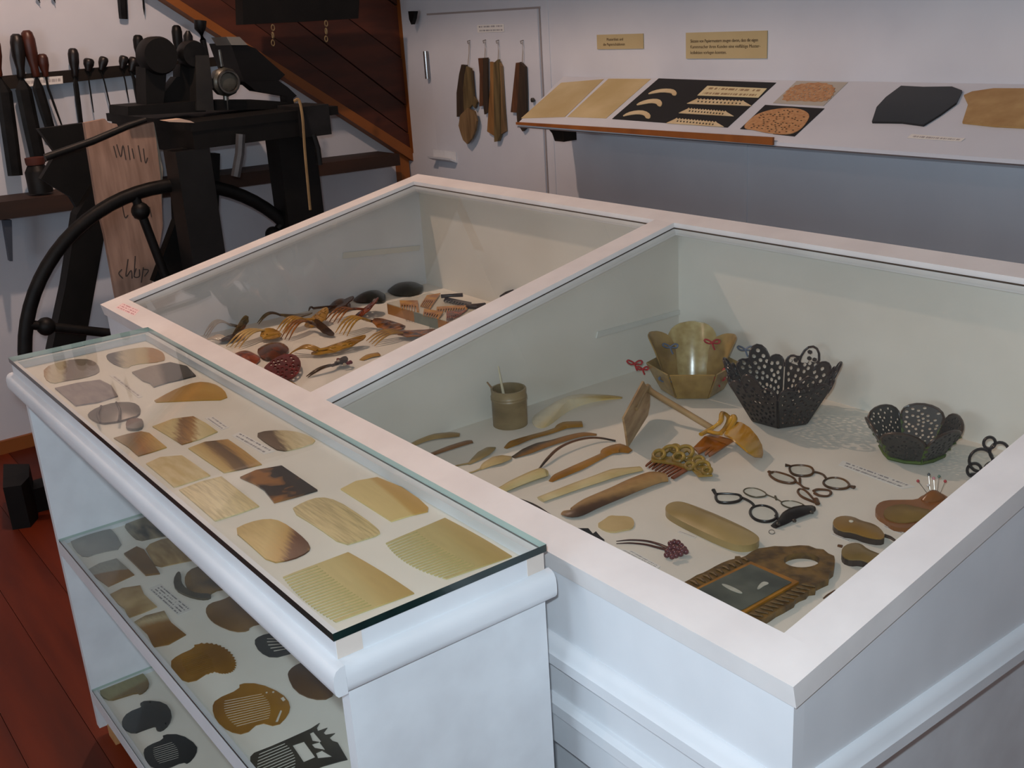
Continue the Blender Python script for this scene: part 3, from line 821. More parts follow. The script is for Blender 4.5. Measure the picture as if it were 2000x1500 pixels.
# long wall shelf under the tools
LX = XL+.2
lsh = thing('wall_shelf', (XL+.1, 1.6, .9), 'long rough dark wooden plank shelf low on the left wall', 'wall shelf')
zt0, zb0 = PX(0, 392, LX)[2], PX(0, 428, LX)[2]
zt1, zb1 = PX(770, 302, LX)[2], PX(770, 318, LX)[2]
yA, yB = PX(-150, 410, LX)[1], PX(781, 310, LX)[1]
build('shelf_plank', MB().hexa([(XL+.001, yA, zb0), (LX, yA, zb0), (LX, yB, zb1-.015), (XL+.001, yB, zb1-.015), (XL+.001, yA, zt0), (LX, yA, zt0), (LX, yB, zt1), (XL+.001, yB, zt1)]),
      M('shelf_plank_wood', (56, 32, 18), (30, 19, 12), scale=8, rough=.7, stretch=(1, .2, 1), bump=.3), lsh)
mb = MB().prism([[PX(u, v, LX-.02) for u, v in ((6, 430), (23, 430), (25, 510), (19, 510))]], (-.03, 0, 0))
build('bracket', mb, M('blue_steel', (84, 92, 104), rough=.4, metal=.6), lsh)
zj = PX(80, 390, XL+.12)[2]
jb = PX(80, 372, XL+.12)
jar = thing('oil_can', (jb[0], jb[1], zt0), 'small dark can with red rim standing on the left wall shelf', 'can')
h_ = max(.12, PX(80, 306, XL+.12)[2]-zt0)
build('body', MB().lathe((jb[0], jb[1], zt0), [(.045, 0), (.045, h_*.6), (.04, h_*.66), (.03, h_*.8)]), IRON, jar, smooth=40)
build('rim', MB().lathe((jb[0], jb[1], zt0+h_*.8), [(.034, 0), (.036, .01), (.036, h_*.2), (.03, h_*.2)]), M('rust_red', (78, 34, 22), rough=.7), jar, smooth=40)

# =================================================================== TREADLE WORKBENCH
mx = -3.61
wb = thing('treadle_bench', (mx-.3, 1.6, 0), 'black treadle driven comb-maker workbench with iron flywheel and tool heads', 'workbench')
ZB = 1.3
yb0, yb1 = 1.36, 1.86
build('bench_top', MB().box((XL+.08, yb0, ZB-.03), (mx, yb1+.06, ZB)), BLACKW, wb)
za = PX(377, 293, mx)[2]
build('apron', MB().box((mx-.06, yb0+.005, za), (mx-.003, yb1, ZB-.03)), BLACKW, wb)
build('apron', MB().box((XL+.12, yb0+.005, za-.02), (mx-.06, yb0+.06, ZB-.03)), BLACKW, wb)
c = PX(585, 210, mx+.02); d = PX(648, 262, mx+.02)
build('end_block', MB().box((mx-.16, c[1], d[2]), (mx+.02, d[1], ZB+.012)), M('bench_block', (32, 31, 31), (18, 17, 17), scale=10, rough=.6, bump=.3, spec=.25), wb)
legm = M('leg_worn_black', (30, 30, 30), (15, 15, 15), scale=5, rough=.45, bump=.2, hi=.75, spec=.25)
a, b = PX(338, 300, mx), PX(412, 300, mx)
build('leg', MB().box((mx-.12, a[1]+.01, 0), (mx-.004, b[1], za)), legm, wb)
a, b = PX(553, 350, mx-.05), PX(625, 350, mx-.05)
build('leg', MB().box((mx-.16, a[1], 0), (mx-.05, b[1], za)), BLACKW, wb)
mb = MB().prism([[PX(u, v, -4.05) for u, v in ((150, 420), (205, 330), (215, 400), (165, 680), (100, 690), (128, 560))]], (-.08, 0, 0))
build('leg', mb, BLACKW, wb)
mb = MB().prism([[PX(u, v, -4.1) for u, v in ((75, 252), (165, 240), (215, 240), (215, 420), (165, 430), (138, 385), (80, 350), (110, 300))]], (-.04, 0, 0))
build('side_board', mb, BLACKW, wb)
# lower board slope between legs
mb = MB().prism([[PX(u, v, -3.78) for u, v in ((340, 300), (345, 430), (300, 550), (330, 560), (425, 520), (430, 300))]], (-.05, 0, 0))
build('brace', mb, BLACKW, wb)
fw_c = PX(371, 667, -3.72)
R_ = PX(371, 345, -3.72)[2]-fw_c[2]
fw = build('flywheel_rim', MB().ring(fw_c, R_-.02, .0235, (1, 0, 0), N=72, n=8, wide=.8), IRON, wb, smooth=60)
build('flywheel_hub', MB().lathe(fw_c-np.array([.05, 0, 0]), [(.03, -.02), (.06, 0), (.06, .1), (.03, .12)], axis=(1, 0, 0), n=20), IRON, wb, smooth=40)
for k in range(6):
    t = math.radians(101+k*60)
    # +y is to the right in the picture
    dv = np.array([0, math.cos(t), math.sin(t)])
    spk = build('spoke', MB().tube([fw_c+dv*.05, fw_c+dv*(R_*.5), fw_c+dv*(R_-.03)], [.02, .016, .016], 8), IRON, wb, smooth=50)
    bc = fw_c+dv*(R_*.86)
    build('spoke_ball', MB().lathe(bc-np.array([0, 0, .031]), [(.031*math.sin(math.pi*i/8)+.0005, .031-.031*math.cos(math.pi*i/8)) for i in range(9)], n=14), IRON, spk, smooth=60)
build('crank_shaft', MB().tube([fw_c+np.array([.12, 0, 0]), fw_c-np.array([.6, 0, 0])], .016, 10), IRON, wb, smooth=50)
build('treadle_foot', MB().prism([[PZ(u, v, .0) for u, v in ((25, 1035), (60, 1030), (75, 1012), (75, 985), (25, 985))]], (0, 0, .16)), BLACKW, wb)
build('floor_beam', MB().box((-3.95, .62, 0), (-3.86, 2.0, .09)), BLACKW, wb)
build('floor_beam', MB().box((mx-.14, 1.2, 0), (mx-.03, 2.0, .07)), BLACKW, wb)
build('lever', MB().tube([PX(88, 308, -3.66), PX(180, 276, -3.66), PX(250, 246, -3.66), PX(285, 234, -3.66)], [.012, .012, .011, .009], 8), IRON, wb, smooth=50)
build('support_iron', MB().tube([PX(470, 262, mx+.012), PX(468, 300, mx+.012), PX(460, 345, mx+.012)], .017, 8), M('iron_grey', (74, 74, 76), (48, 48, 50), scale=12, rough=.5), wb, smooth=40)
build('support_iron', MB().tube([PX(611, 262, mx+.012), PX(620, 290, mx+.012), PX(624, 322, mx+.012)], .012, 8), IRON, wb, smooth=40)
st = M('leather_strap', (150, 122, 82), (128, 100, 62), scale=12, rough=.7)
build('strap', MB().tube(spline([PX(574, 198, mx+.03), PX(584, 196, mx+.03), PX(591, 230, mx+.035), PX(596, 300, mx+.03), PX(606, 410, mx+.03)], 6), .0055, 6, flat=.5, up=(1, 0, 0)), st, wb)
# tool heads standing on the bench top
gx = -3.84
def disc(u, v, r, x, th, name, mat, hub=True):
    c = PX(u, v, x); s = np.linalg.norm(c-EYE)/F
    build(name, MB().lathe(c, [(r*s*.9, -th/2), (r*s, -th*.3), (r*s, th*.3), (r*s*.9, th/2)], axis=(1, 0, 0), n=32), mat, wb, smooth=40)
    return c, s
c, s = disc(306, 109, 33, gx, .09, 'grinding_disc', BLACKW)
def upright(poly, x, th, name, mat=BLACKW):
    build(name, MB().prism([[PX(u, v, x) for u, v in poly]], (-th, 0, 0)), mat, wb)
upright(((284, 130), (326, 130), (324, 160), (318, 215), (286, 215)), gx+.02, .1, 'disc_stand')
upright(((320, 200), (322, 180), (345, 150), (352, 150), (352, 215), (310, 215)), gx, .06, 'disc_stand')
upright(((250, 208), (400, 196), (402, 218), (250, 226)), gx+.05, .2, 'head_bed')
c, s = disc(374, 106, 24, gx+.02, .07, 'pulley', IRON)
build('pulley_knob', MB().tube([PX(367, 60, gx), PX(367, 70, gx), PX(368, 90, gx)], [.006, .016, .017], 10), HB, wb, smooth=50)
upright(((352, 125), (384, 125), (388, 150), (388, 172), (372, 172), (372, 184), (388, 184), (388, 215), (352, 215)), gx, .07, 'pulley_stand')
upright(((382, 108), (408, 108), (414, 160), (418, 216), (384, 216)), gx+.06, .08, 'head_post', M('head_post_wood', (34, 31, 27), (20, 18, 16), scale=10, rough=.6, bump=.3))
build('horn_funnel', MB().tube([PX(391, 40, gx-.02), PX(391, 56, gx-.02), PX(396, 78, gx-.02), PX(404, 112, gx-.02)], [.022, .02, .011, .009], 10), HB, wb, smooth=60)
cg = PX(439, 160, gx+.03); s = np.linalg.norm(cg-EYE)/F
mg = M('cage_metal', (96, 94, 84), (44, 42, 38), scale=12, rough=.35, metal=.6)
build('chuck_cage', MB().lathe(cg-np.array([.03, 0, 0]), [(.012, -.01), (24*s, 0), (26*s, .02), (26*s, .045), (18*s, .055), (16*s, .06), (6*s, .062)], axis=(1, 0, 0), n=10), mg, wb, smooth=20)
build('chuck_ring', MB().ring(cg+np.array([.035, 0, 0]), 19*s, 3*s, (1, 0, 0), N=20, n=6), STEEL, wb, smooth=60)
build('chuck_spindle', MB().tube([PX(428, 97, gx+.03), PX(433, 130, gx+.03), cg, PX(443, 215, gx+.03)], [.006, .008, .01, .011], 8), STEEL, wb, smooth=50)
upright(((450, 84), (478, 86), (500, 95), (525, 118), (557, 146), (544, 158), (500, 166), (478, 166), (470, 140)), gx-.05, .2, 'belt_guard', HB)
upright(((478, 160), (545, 158), (562, 170), (580, 187), (573, 192), (575, 208), (562, 208), (560, 188), (500, 178)), gx-.02, .06, 'guard_spout', HB)
upright(((442, 72), (468, 72), (484, 88), (452, 88)), gx-.04, .14, 'guard_cap', M('zinc', (116, 114, 108), rough=.5))
upright(((420, 196), (520, 196), (570, 200), (572, 212), (420, 216)), gx+.04, .14, 'head_bed')
upright(((355, 232), (372, 236), (380, 240), (330, 238), (322, 236)), mx+.002, .05, 'bench_chip', M('paper_scrap', (196, 170, 150), rough=.8))

# plank with handwriting
px_ = -3.82
pl = thing('inscribed_plank', PX(270, 570, px_), 'weathered pink-grey plank with black handwriting leaning behind the flywheel', 'plank')
pt = ((165, 240), (185, 236), (205, 232), (212, 240), (228, 242), (232, 250), (262, 250), (285, 242), (300, 238), (306, 280), (313, 340), (316, 400), (318, 440), (305, 520), (290, 580), (262, 690), (250, 690), (226, 575), (205, 460), (190, 400), (174, 300))
build('plank_board', MB().prism([[PX(u, v, px_) for u, v in pt]], (-.025, 0, 0)), M('plank_grey_pink', (164, 134, 116), (136, 108, 92), scale=8, rough=.75, stretch=(1, 5, .6), bump=.25), pl)
ink2 = M('brush_ink', (62, 54, 50), rough=.8)
strokes = [[(222, 285), (228, 308)], [(228, 282), (236, 306), (240, 284), (246, 312)], [(250, 284), (254, 312)], [(258, 290), (262, 310)], [(270, 284), (276, 316)], [(280, 290), (284, 318), (288, 308)],
           [(238, 396), (244, 424), (250, 420)], [(262, 396), (258, 410), (264, 426), (270, 414), (266, 396), (262, 396)], [(292, 404), (296, 424)],
           [(238, 526), (232, 534), (240, 544)], [(250, 506), (246, 540), (256, 528), (258, 544)], [(266, 524), (262, 540), (272, 540), (272, 526)], [(280, 522), (276, 552)], [(280, 526), (290, 528), (282, 540)], [(262, 536), (264, 500)]]
for sks in strokes:
    pth = spline([PX(u, v, px_+.001) for u, v in sks], 4)
    build('brush_stroke', MB().tube(pth, .002, 5, flat=.4, up=(1, 0, 0)), ink2, pl)
bl = PX(310, 300, px_-.04)
build('white_slat', MB().prism([[PX(u, v, px_-.035) for u, v in ((290, 242), (301, 240), (318, 330), (315, 440), (296, 380))]], (-.012, 0, 0)), M('pale_slat', (176, 170, 156), rough=.7), pl)

# =================================================================== HORN SPECIMENS: HELPERS
def flat(name, pts, z, th, mat, label=None, cat=None, group=None, parent=None, holes=(), rnd_=0, taper=0.0, lift=0.0):
    """a plate cut to the given outline lying on the level z (holes too), its upper edge drawn in a little"""
    if rnd_: pts = chaikin(pts, rnd_)
    z1 = z+th+lift
    L = [[PZ(u, v, z1) for u, v in pts]]+[[PZ(u, v, z1) for u, v in h] for h in holes]
    return build(name, MB().prism(L, (0, 0, -th)), mat, parent, label=label, cat=cat, group=group)
def domed(name, pts, z, th, mat, dome=.004, label=None, cat=None, group=None, parent=None, rnd_=1, rings=3):
    """a curved horn plate: outline at the rim, raised towards the middle"""
    pts = chaikin(pts, rnd_) if rnd_ else [np.array(p, float) for p in pts]
    P = [PZ(u, v, z+th) for u, v in pts]
    P = [np.array(p) for p in P]
    c = np.mean(P, axis=0)
    mb = MB(); n = len(P); vs = []
    for k in range(rings+1):
        t = 1-k/(rings+1)
        hgt = dome*(1-t*t)
        vs += [c+(p-c)*t+np.array([0, 0, hgt]) for p in P]
    vs.append(c+np.array([0, 0, dome]))
    vs += [p+np.array([0, 0, -th]) for p in P]
    fs = []
    ar = sum(np.cross(P[i]-c, P[(i+1) % n]-c)[2] for i in range(n))
    for k in range(rings):
        for i in range(n):
            j = (i+1) % n
            fs.append((k*n+i, k*n+j, (k+1)*n+j, (k+1)*n+i))
    top = (rings+1)*n
    for i in range(n): fs.append((rings*n+i, rings*n+(i+1) % n, top))
    for i in range(n):
        j = (i+1) % n
        fs.append((top+1+i, top+1+j, j, i))
    fs.append(tuple(top+1+i for i in reversed(range(n))))
    if ar < 0: fs = [tuple(reversed(f)) for f in fs]
    mb.add(vs, fs)
    return build(name, mb, mat, parent, label=label, cat=cat, group=group, smooth=35)
def bil(T1, T2, S1, S2, a, b, bt=0., bs=0., be=0.):
    """a along, b from tips to spine, with bowed edges"""
    T1, T2, S1, S2 = (np.array(q, float) for q in (T1, T2, S1, S2))
    t = T1+(T2-T1)*a; s = S1+(S2-S1)*a
    q = t+(s-t)*b
    dirn = (s-t)
    bow = 4*a*(1-a)
    q = q+dirn*bow*((1-b)*-bt+b*bs)
    al = (T2-T1)
    q = q+al*(2*a-1)*be*4*b*(1-b)
    return q
def comb_outline(T1, T2, S1, S2, n, base=.45, gap=.3, bt=0., bs=0., be=0., endw=1.6):
    o = []
    f = lambda a, b: bil(T1, T2, S1, S2, a, b, bt, bs, be)
    for i in range(9): o.append(f(i/8, 1))
    for b in (.8, .6, .4, .2): o.append(f(1, b))
    w_ = 1.0/n
    for i in range(n-1, -1, -1):
        a0, a1 = i*w_, (i+1)*w_-(w_*gap if i < n-1 else 0)
        o += [f(a1, base if i < n-1 else 0), f(a1-.15*w_, 0), f(a0+.1*w_, 0)]
        if i: o.append(f(a0, base))
    for b in (.2, .4, .6, .8): o.append(f(0, b))
    return o
def slots(T1, T2, S1, S2, n, w_=.45, lo=.0, hi=1.0, bt=0, bs=0):
    out = []
    for i in range(n):
        a = (i+.5)/n; d = w_/n/2
        k = .12*abs(2*a-1)**2
        out.append([bil(T1, T2, S1, S2, a-d, lo+k, bt, bs), bil(T1, T2, S1, S2, a+d, lo+k, bt, bs), bil(T1, T2, S1, S2, a+d, hi-k, bt, bs), bil(T1, T2, S1, S2, a-d, hi-k, bt, bs)])
    return out
zA = lambda p: zoom(10, 640, 4, p)
zB = lambda p: zoom(260, 800, 4, p)
zC = lambda p: zoom(500, 900, 10/3, p)
zD = lambda p: zoom(90, 980, 2.884, p)
zE = lambda p: zoom(780, 700, 4, p)
zF = lambda p: zoom(1160, 600, 4.1675, p)
zG = lambda p: zoom(1420, 640, 3.448, p)
zH = lambda p: zoom(1020, 880, 10/3, p)
zI = lambda p: zoom(1280, 880, 10/3, p)
zJ = lambda p: zoom(1330, 1040, 6.25, p)
zK = lambda p: zoom(380, 1180, 4.6867, p)

# =================================================================== TOP TRAY
OCH, BRN, GRY, DRK, CRM = (164, 118, 30), (88, 62, 22), (122, 116, 108), (34, 29, 25), (206, 192, 150)
GT = 'horn specimens in the glass tray'
domed('horn_plate', zA([(300,310),(460,255),(620,240),(700,262),(738,310),(735,352),(620,390),(460,415),(370,437),(305,395)]), BED, .002,
      BANDS('h1', [(0, OCH), (.18, OCH), (.26, (196, 186, 156)), (.4, (190, 178, 140)), (.47, BRN), (.68, (100, 86, 54)), (.78, GRY), (1, (150, 144, 134))], (.35, .8), .05), .0012,
      label='rounded hump of horn banded ochre, cream and grey at tray far end', cat='horn plate', group=GT)
domed('horn_plate', zA([(785,210),(860,190),(1000,160),(1130,150),(1220,180),(1252,222),(1240,262),(1000,285),(950,318),(860,290),(800,250)]), BED, .002,
      BANDS('h2', [(0, DRK), (.2, (70, 66, 60)), (.32, (186, 176, 148)), (.6, (190, 172, 120)), (.7, OCH), (1, (164, 120, 40))], (.35, .8), .08), .0012,
      label='half-moon horn piece dark at one end and ochre at other, far tray corner', cat='horn plate', group=GT)
flat('horn_plate', zA([(388,470),(560,430),(740,405),(830,450),(880,530),(720,580),(550,605),(480,545)]), BED, .003,
     M('h3', (146, 136, 132), (116, 108, 106), scale=18, rough=.35, stretch=(1, 4, 1)), 'flat mauve-grey horn plate near the front tray rim', 'horn plate', GT)
flat('comb_blank', zA([(990,345),(1130,300),(1290,268),(1420,298),(1490,372),(1360,405),(1270,425),(1160,460),(1130,430),(1075,412)]), BED, .003,
     BANDS('h4', [(0, (130, 122, 112)), (.4, (140, 132, 122)), (.5, (58, 56, 48)), (1, (44, 46, 46))], (.3, .8), .04), 'dark grey comb blank with frayed tooth ends, beside the case', 'comb blank', GT)
domed('horn_plate', zA([(1140,582),(1240,525),(1350,470),(1500,420),(1620,430),(1715,485),(1742,560),(1500,565),(1300,575)]), BED, .002,
      M('h5', (188, 148, 58), (164, 122, 40), scale=10, rough=.3), .0012, label='golden ochre half-moon horn plate lying beside the case', cat='horn plate', group=GT)
t = thing('horn_pack', PZ(225, 806, BED), 'grey bundle of horn slips tied with two dark bands', 'horn bundle', GT)
domed('slips', zA([(640,670),(720,620),(860,580),(1000,580),(1060,620),(1050,680),(950,710),(880,730),(740,745),(660,700)]), BED, .004, M('h6', (92, 86, 76), (56, 52, 46), scale=16, rough=.4, stretch=(1, 4, 1)), .008, parent=t)
for (a, b, c) in (((750,612),(722,680),(742,742)), ((868,584),(898,650),(885,728))):
    q = [PZ(u, v, BED+.012) for u, v in zA([a, b, c])]
    build('tie_band', MB().tube(spline(q, 4), .0022, 6), M('tie_dark', (44, 42, 40)), t)
flat('horn_chip', zA([(938,765),(955,712),(1060,703),(1085,740),(1062,785),(962,788)]), BED, .005, BANDS('h7', [(0, (96, 52, 28)), (.4, (84, 52, 34)), (.55, (104, 98, 90)), (1, (112, 106, 98))], (1, .2), .03),
     'small red-brown and grey horn chip beside the tied bundle', 'horn chip', GT, rnd_=1)
domed('horn_plate', zA([(848,860),(960,828),(1060,808),(1125,820),(1262,932),(1150,968),(1040,1000),(960,930)]), BED, .002,
      BANDS('h8', [(0, (150, 128, 84)), (.35, (130, 106, 70)), (.5, (136, 92, 28)), (1, (196, 166, 92))], (.3, .8), .1), .0012, label='ochre horn rectangle with dark middle streak near front rim', cat='horn plate', group=GT, rnd_=0)
domed('horn_plate', zA([(1150,770),(1310,710),(1470,690),(1570,745),(1660,810),(1520,870),(1380,910),(1260,835)]), BED, .002,
      BANDS('h9', [(0, (186, 170, 116)), (.35, (196, 180, 126)), (.45, (110, 76, 28)), (.6, (150, 110, 48)), (.7, (204, 192, 146)), (1, (186, 168, 104))], (.45, .6), .14, sdir=(.9, .3)), .0012,
      label='cream horn plate with brown smoky centre, third row of tray', cat='horn plate', group=GT, rnd_=0)
domed('horn_plate', zB([(430,300),(560,250),(740,230),(870,320),(1005,425),(860,460),(710,490),(560,390)]), BED, .002,
      BANDS('h10', [(0, (200, 180, 124)), (.3, (180, 152, 88)), (.42, (96, 72, 30)), (.62, (70, 54, 30)), (.75, (160, 122, 58)), (1, (190, 156, 90))], (.12, .9), .08, sdir=(1, -.2)), .0012,
      label='horn plate with broad dark brown band along its middle', cat='horn plate', group=GT, rnd_=0)
domed('horn_plate', zB([(100,420),(210,370),(380,355),(490,430),(602,512),(460,560),(320,605),(210,510)]), BED, .002,
      M('h11', (222, 208, 168), (198, 178, 124), scale=16, rough=.3, stretch=(1, 4, 1)), .0012, label='pale cream horn plate nearest the front rim, plain and cloudy', cat='horn plate', group=GT, rnd_=0)
domed('horn_plate', zB([(358,625),(530,560),(690,520),(840,640),(985,752),(810,815),(640,867),(500,745)]), BED, .002,
      BANDS('h12', [(0, (206, 190, 140)), (.5, (216, 204, 160)), (1, (200, 182, 126))], (.3, .7), .2, streak=.6, sdir=(.9, .35)), .0012, label='pale horn plate with wavy cream streaks beside the front rim', cat='horn plate', group=GT, rnd_=0)
flat('horn_plate', zB([(835,525),(960,470),(1160,435),(1300,530),(1440,625),(1270,675),(1100,720),(1020,620),(950,575)]), BED, .003,
     M('h13', (46, 38, 30), (150, 100, 46), scale=22, rough=.2, detail=2, lo=.45, hi=.6), 'square tortoiseshell-dark horn plate with amber patches', 'horn plate', GT)
domed('horn_plate', zB([(948,190),(1050,160),(1250,163),(1380,205),(1437,250),(1300,300),(1150,327),(1040,262)]), BED, .002,
      BANDS('h14', [(0, (66, 56, 44)), (.35, (84, 68, 50)), (.48, (196, 180, 138)), (.8, (214, 202, 166)), (1, (196, 170, 110))], (.35, .8), .12), .0012, label='horn plate half black and half cream, alone beside the case', cat='horn plate', group=GT)
domed('horn_plate', zB([(1220,785),(1330,720),(1460,678),(1600,710),(1800,840),(1920,935),(1932,972),(1780,1020),(1640,1060),(1430,910)]), BED, .002,
      BANDS('h15', [(0, (206, 190, 140)), (.5, (196, 180, 130)), (1, (210, 194, 140))], (.3, .7), .2, streak=.7, sdir=(.9, .35)), .0012, label='large pale horn comb blank with brown streaks, middle of tray', cat='comb blank', group=GT)
domed('horn_plate', zB([(778,940),(900,880),(1050,848),(1160,870),(1300,970),(1388,1060),(1370,1110),(1240,1170),(1070,1197),(920,1060)]), BED, .002,
      BANDS('h16', [(0, (186, 160, 100)), (.45, (200, 176, 116)), (.62, (186, 152, 88)), (.72, (88, 48, 20)), (.88, (70, 38, 20)), (1, (180, 140, 70))], (.7, .45), .1, sdir=(.9, .35)), .0012,
      label='honey horn blank with burnt brown corner near front rim', cat='comb blank', group=GT)
domed('comb_blank', zC([(550,182),(650,130),(790,105),(950,170),(1060,245),(1122,303),(1118,327),(1000,355),(880,392),(720,290)]), BED, .002,
      BANDS('h17', [(0, (206, 188, 128)), (.55, (204, 184, 122)), (.62, (188, 152, 78)), (1, (180, 140, 62))], (.25, .85), .03, streak=.1), .0012, label='smooth honey comb blank with darker curved back, nearest the case', cat='comb blank', group=GT, rnd_=0)
CB = BANDS('h18', [(0, (190, 178, 128)), (.6, (184, 170, 114)), (.75, (178, 156, 96)), (1, (170, 144, 82))], (.2, .9), .05, streak=.15)
o = comb_outline((753,1060),(872,1130),(869,1011),(1000,1086), 20, .5, .34, .12, .02)
build('comb', MB().prism([[PZ(u, v, BED+.0016) for u, v in o]], (0, 0, -.0016)), CB, label='large pale yellow horn comb nearest the case at the tray end', cat='comb', group=GT)
o = comb_outline((552,1126),(656,1214),(680,1078),(809,1158), 20, .5, .34, .06, .02)
build('comb', MB().prism([[PZ(u, v, BED+.0016) for u, v in o]], (0, 0, -.0016)), CB, label='large pale yellow horn comb at the front corner of the tray', cat='comb', group=GT)
def label_px(pts, z, mat, label, th=.0006):
    return uvquad('paper_label', [PZ(u, v, z) for u, v in pts], th, mat, label=label, cat='label')
label_px(zB([(560,70),(690,160),(750,140),(630,55)])[::1], BED+.0002, LABELM, 'small two-line paper label between the horn plates of the third row')
label_px(zB([(770,205),(1020,350),(1110,325),(830,175)]), BED+.0002, LABELM, 'longer two-line paper label beside the half black half cream plate')
label_px(zA([(815,375),(1040,550),(1075,540),(855,368)]), BED+.0002, LABELM1, 'faint paper label strip between the grey plates at the far tray end')

# =================================================================== MIDDLE SHELF
G2 = 'horn specimens on the middle shelf'
def h2(name, pts, mat, label, cat, dome=.004, rnd_=1, z=B2):
    return domed(name, zD(pts), z, .002, mat, dome, label=label, cat=cat, group=G2 if z == B2 else 'combs on the lowest shelf', rnd_=rnd_)
h2('horn_plate', [(130,205),(200,165),(330,138),(385,165),(437,262),(300,285),(215,317),(160,270)], M('m1', (150, 146, 138), (124, 122, 116), scale=10, rough=.35), 'smooth grey horn plate at the far end of middle shelf', 'horn plate', rnd_=1)
h2('horn_plate', [(435,130),(500,85),(600,58),(720,80),(740,150),(700,185),(600,205),(520,222),(465,175)], M('m2', (150, 136, 108), (62, 58, 52), scale=14, rough=.3, stretch=(1, 3, 1)), 'grey and black streaked horn plate half under the tray edge', 'horn plate')
flat('horn_plate', zD([(438,290),(510,250),(552,268),(600,340),(640,400),(560,410),(500,350)]), B2, .004, M('m3', (128, 96, 50), (104, 74, 36), scale=10, rough=.35), 'narrow brown horn slip slanting beside the paler plate', 'horn plate', G2)
h2('horn_plate', [(552,250),(680,198),(800,212),(860,260),(865,320),(740,345),(620,372),(585,310)], M('m4', (176, 150, 102), (136, 106, 60), scale=14, rough=.3, stretch=(1, 4, 1)), 'streaky tan horn plate half under the tray edge', 'horn plate')
h2('horn_plate', [(228,385),(300,345),(397,318),(450,365),(497,410),(420,445),(350,477),(285,430)], BANDS('m5', [(0, (150, 146, 134)), (.48, (158, 152, 136)), (.52, (140, 104, 56)), (1, (150, 112, 62))], (.8, -.2), .03), 'square horn plate split grey and brown along its diagonal', 'horn plate', dome=.002, rnd_=0)
h2('horn_plate', [(360,520),(430,485),(530,470),(552,520),(625,590),(550,622),(465,652),(440,600),(385,560)], M('m6', (190, 166, 118), (150, 118, 70), scale=14, rough=.3), 'light tan square horn plate with cloudy centre', 'horn plate', dome=.002, rnd_=0)
h2('horn_plate', [(497,675),(560,640),(665,613),(705,680),(788,747),(690,802),(605,817),(570,745)], BANDS('m7', [(0, (120, 90, 46)), (.25, (196, 180, 140)), (.4, (150, 110, 54)), (.7, (128, 90, 40)), (1, (140, 104, 52))], (.8, -.1), .06), 'square brown horn plate with pale stripe and waisted sides', 'horn plate', dome=.003, rnd_=0)
label_px(zD([(575,492),(742,642),(822,610),(642,463)]), B2+.0002, LABEL3, 'four-line paper card between the plates on the middle shelf')
ARC = M('m9', (132, 102, 54), (84, 66, 42), scale=12, rough=.3)
t = thing('ornate_comb', PZ(*zD([(860, 450)])[0], B2), 'olive-brown comb with curved crescent end, half under the tray edge', 'comb', G2)
flat('comb_plate', zD([(800,500),(775,440),(800,385),(880,355),(1000,340),(1060,400),(1040,480),(935,500),(920,540),(850,520)]), B2, .004, ARC, parent=t, rnd_=1)
flat('crescent', zD([(760,398),(740,390),(715,440),(725,490),(790,525),(870,545),(925,540),(930,515),(850,515),(790,490),(760,450)]), B2, .005, M('m9b', (96, 84, 62), (70, 62, 48), scale=12, rough=.3), parent=t, rnd_=1)
h2('ornate_comb', [(895,610),(918,572),(1000,550),(1050,523),(1200,590),(1230,680),(1148,700),(1140,727),(1060,732),(960,692),(915,655)], M('m10', (130, 98, 54), (98, 72, 40), scale=9, rough=.35), 'brown solid comb blank with notched corner, half under tray edge', 'comb blank', dome=.005)
def slotcomb(name, outline, quad, n, mat, label, z, th=.0014, lo=0, hi=1, w_=.5, rr=1, grp=G2, extra=()):
    o = chaikin(zD(outline), rr) if rr else zD(outline)
    q = zD(quad)
    return flat(name, o, z, th, mat, label, 'comb', grp, holes=slots(*q, n, w_, lo, hi)+[zD(e) for e in extra])
slotcomb('comb', [(1168,785),(1200,755),(1290,733),(1420,770),(1440,830),(1390,850),(1275,882),(1200,845)], ((1225,760),(1275,850),(1400,765),(1420,820)), 5, M('m11', (44, 44, 40), (30, 30, 28), scale=9, rough=.35), 'small black horn comb with slots, half under the tray edge', B2)
CH12 = M('m12', (156, 112, 36), (122, 84, 28), scale=9, rough=.3)
o = chaikin(zD([(693,905),(740,865),(838,822),(832,800),(950,797),(1030,838),(1068,900),(1055,950),(1000,968),(930,950),(820,1022),(735,990)]), 1)
c_ = np.mean(o, axis=0); sc_ = []
for i, q in enumerate(o):                    # scalloped crown of the comb
    if q[0] > c_[0]-12 and not (q[1] > c_[1]+22 and q[0] < c_[0]+25):
        nx_ = o[(i+1) % len(o)]
        for k in range(4):
            m_ = q+(nx_-q)*k/4; sc_.append(c_+(m_-c_)*(1.05 if k % 2 else .98))
    else: sc_.append(q)
o = sc_
flat('comb', o, B2, .0016, CH12, 'amber brown comb with scalloped top edge lying near the shelf front', 'comb', G2, holes=slots(*zD([(750,880),(800,985),(900,840),(960,930)]), 11, .22))
t = flat('comb', chaikin(zD([(933,1160),(955,1112),(1090,1055),(1088,1022),(1200,1022),(1330,1078),(1378,1140),(1365,1200),(1300,1267),(1200,1240),(1120,1312),(1025,1292),(955,1230)]), 1), B2, .0014,
     M('m13', (156, 112, 40), (124, 84, 30), scale=9, rough=.3), 'ochre comb with long open slots and ringed openwork top', 'comb', G2,
     holes=slots(*zD([(975,1120),(1050,1275),(1240,1070),(1280,1215)]), 12, .5)+[zD([(1318,1105),(1335,1095),(1350,1115),(1335,1125)]), zD([(1290,1240),(1320,1170),(1330,1175),(1305,1240)]), zD([(1272,1065),(1284,1062),(1286,1075),(1275,1078)]), zD([(1235,1068),(1246,1066),(1248,1078),(1238,1080)])])
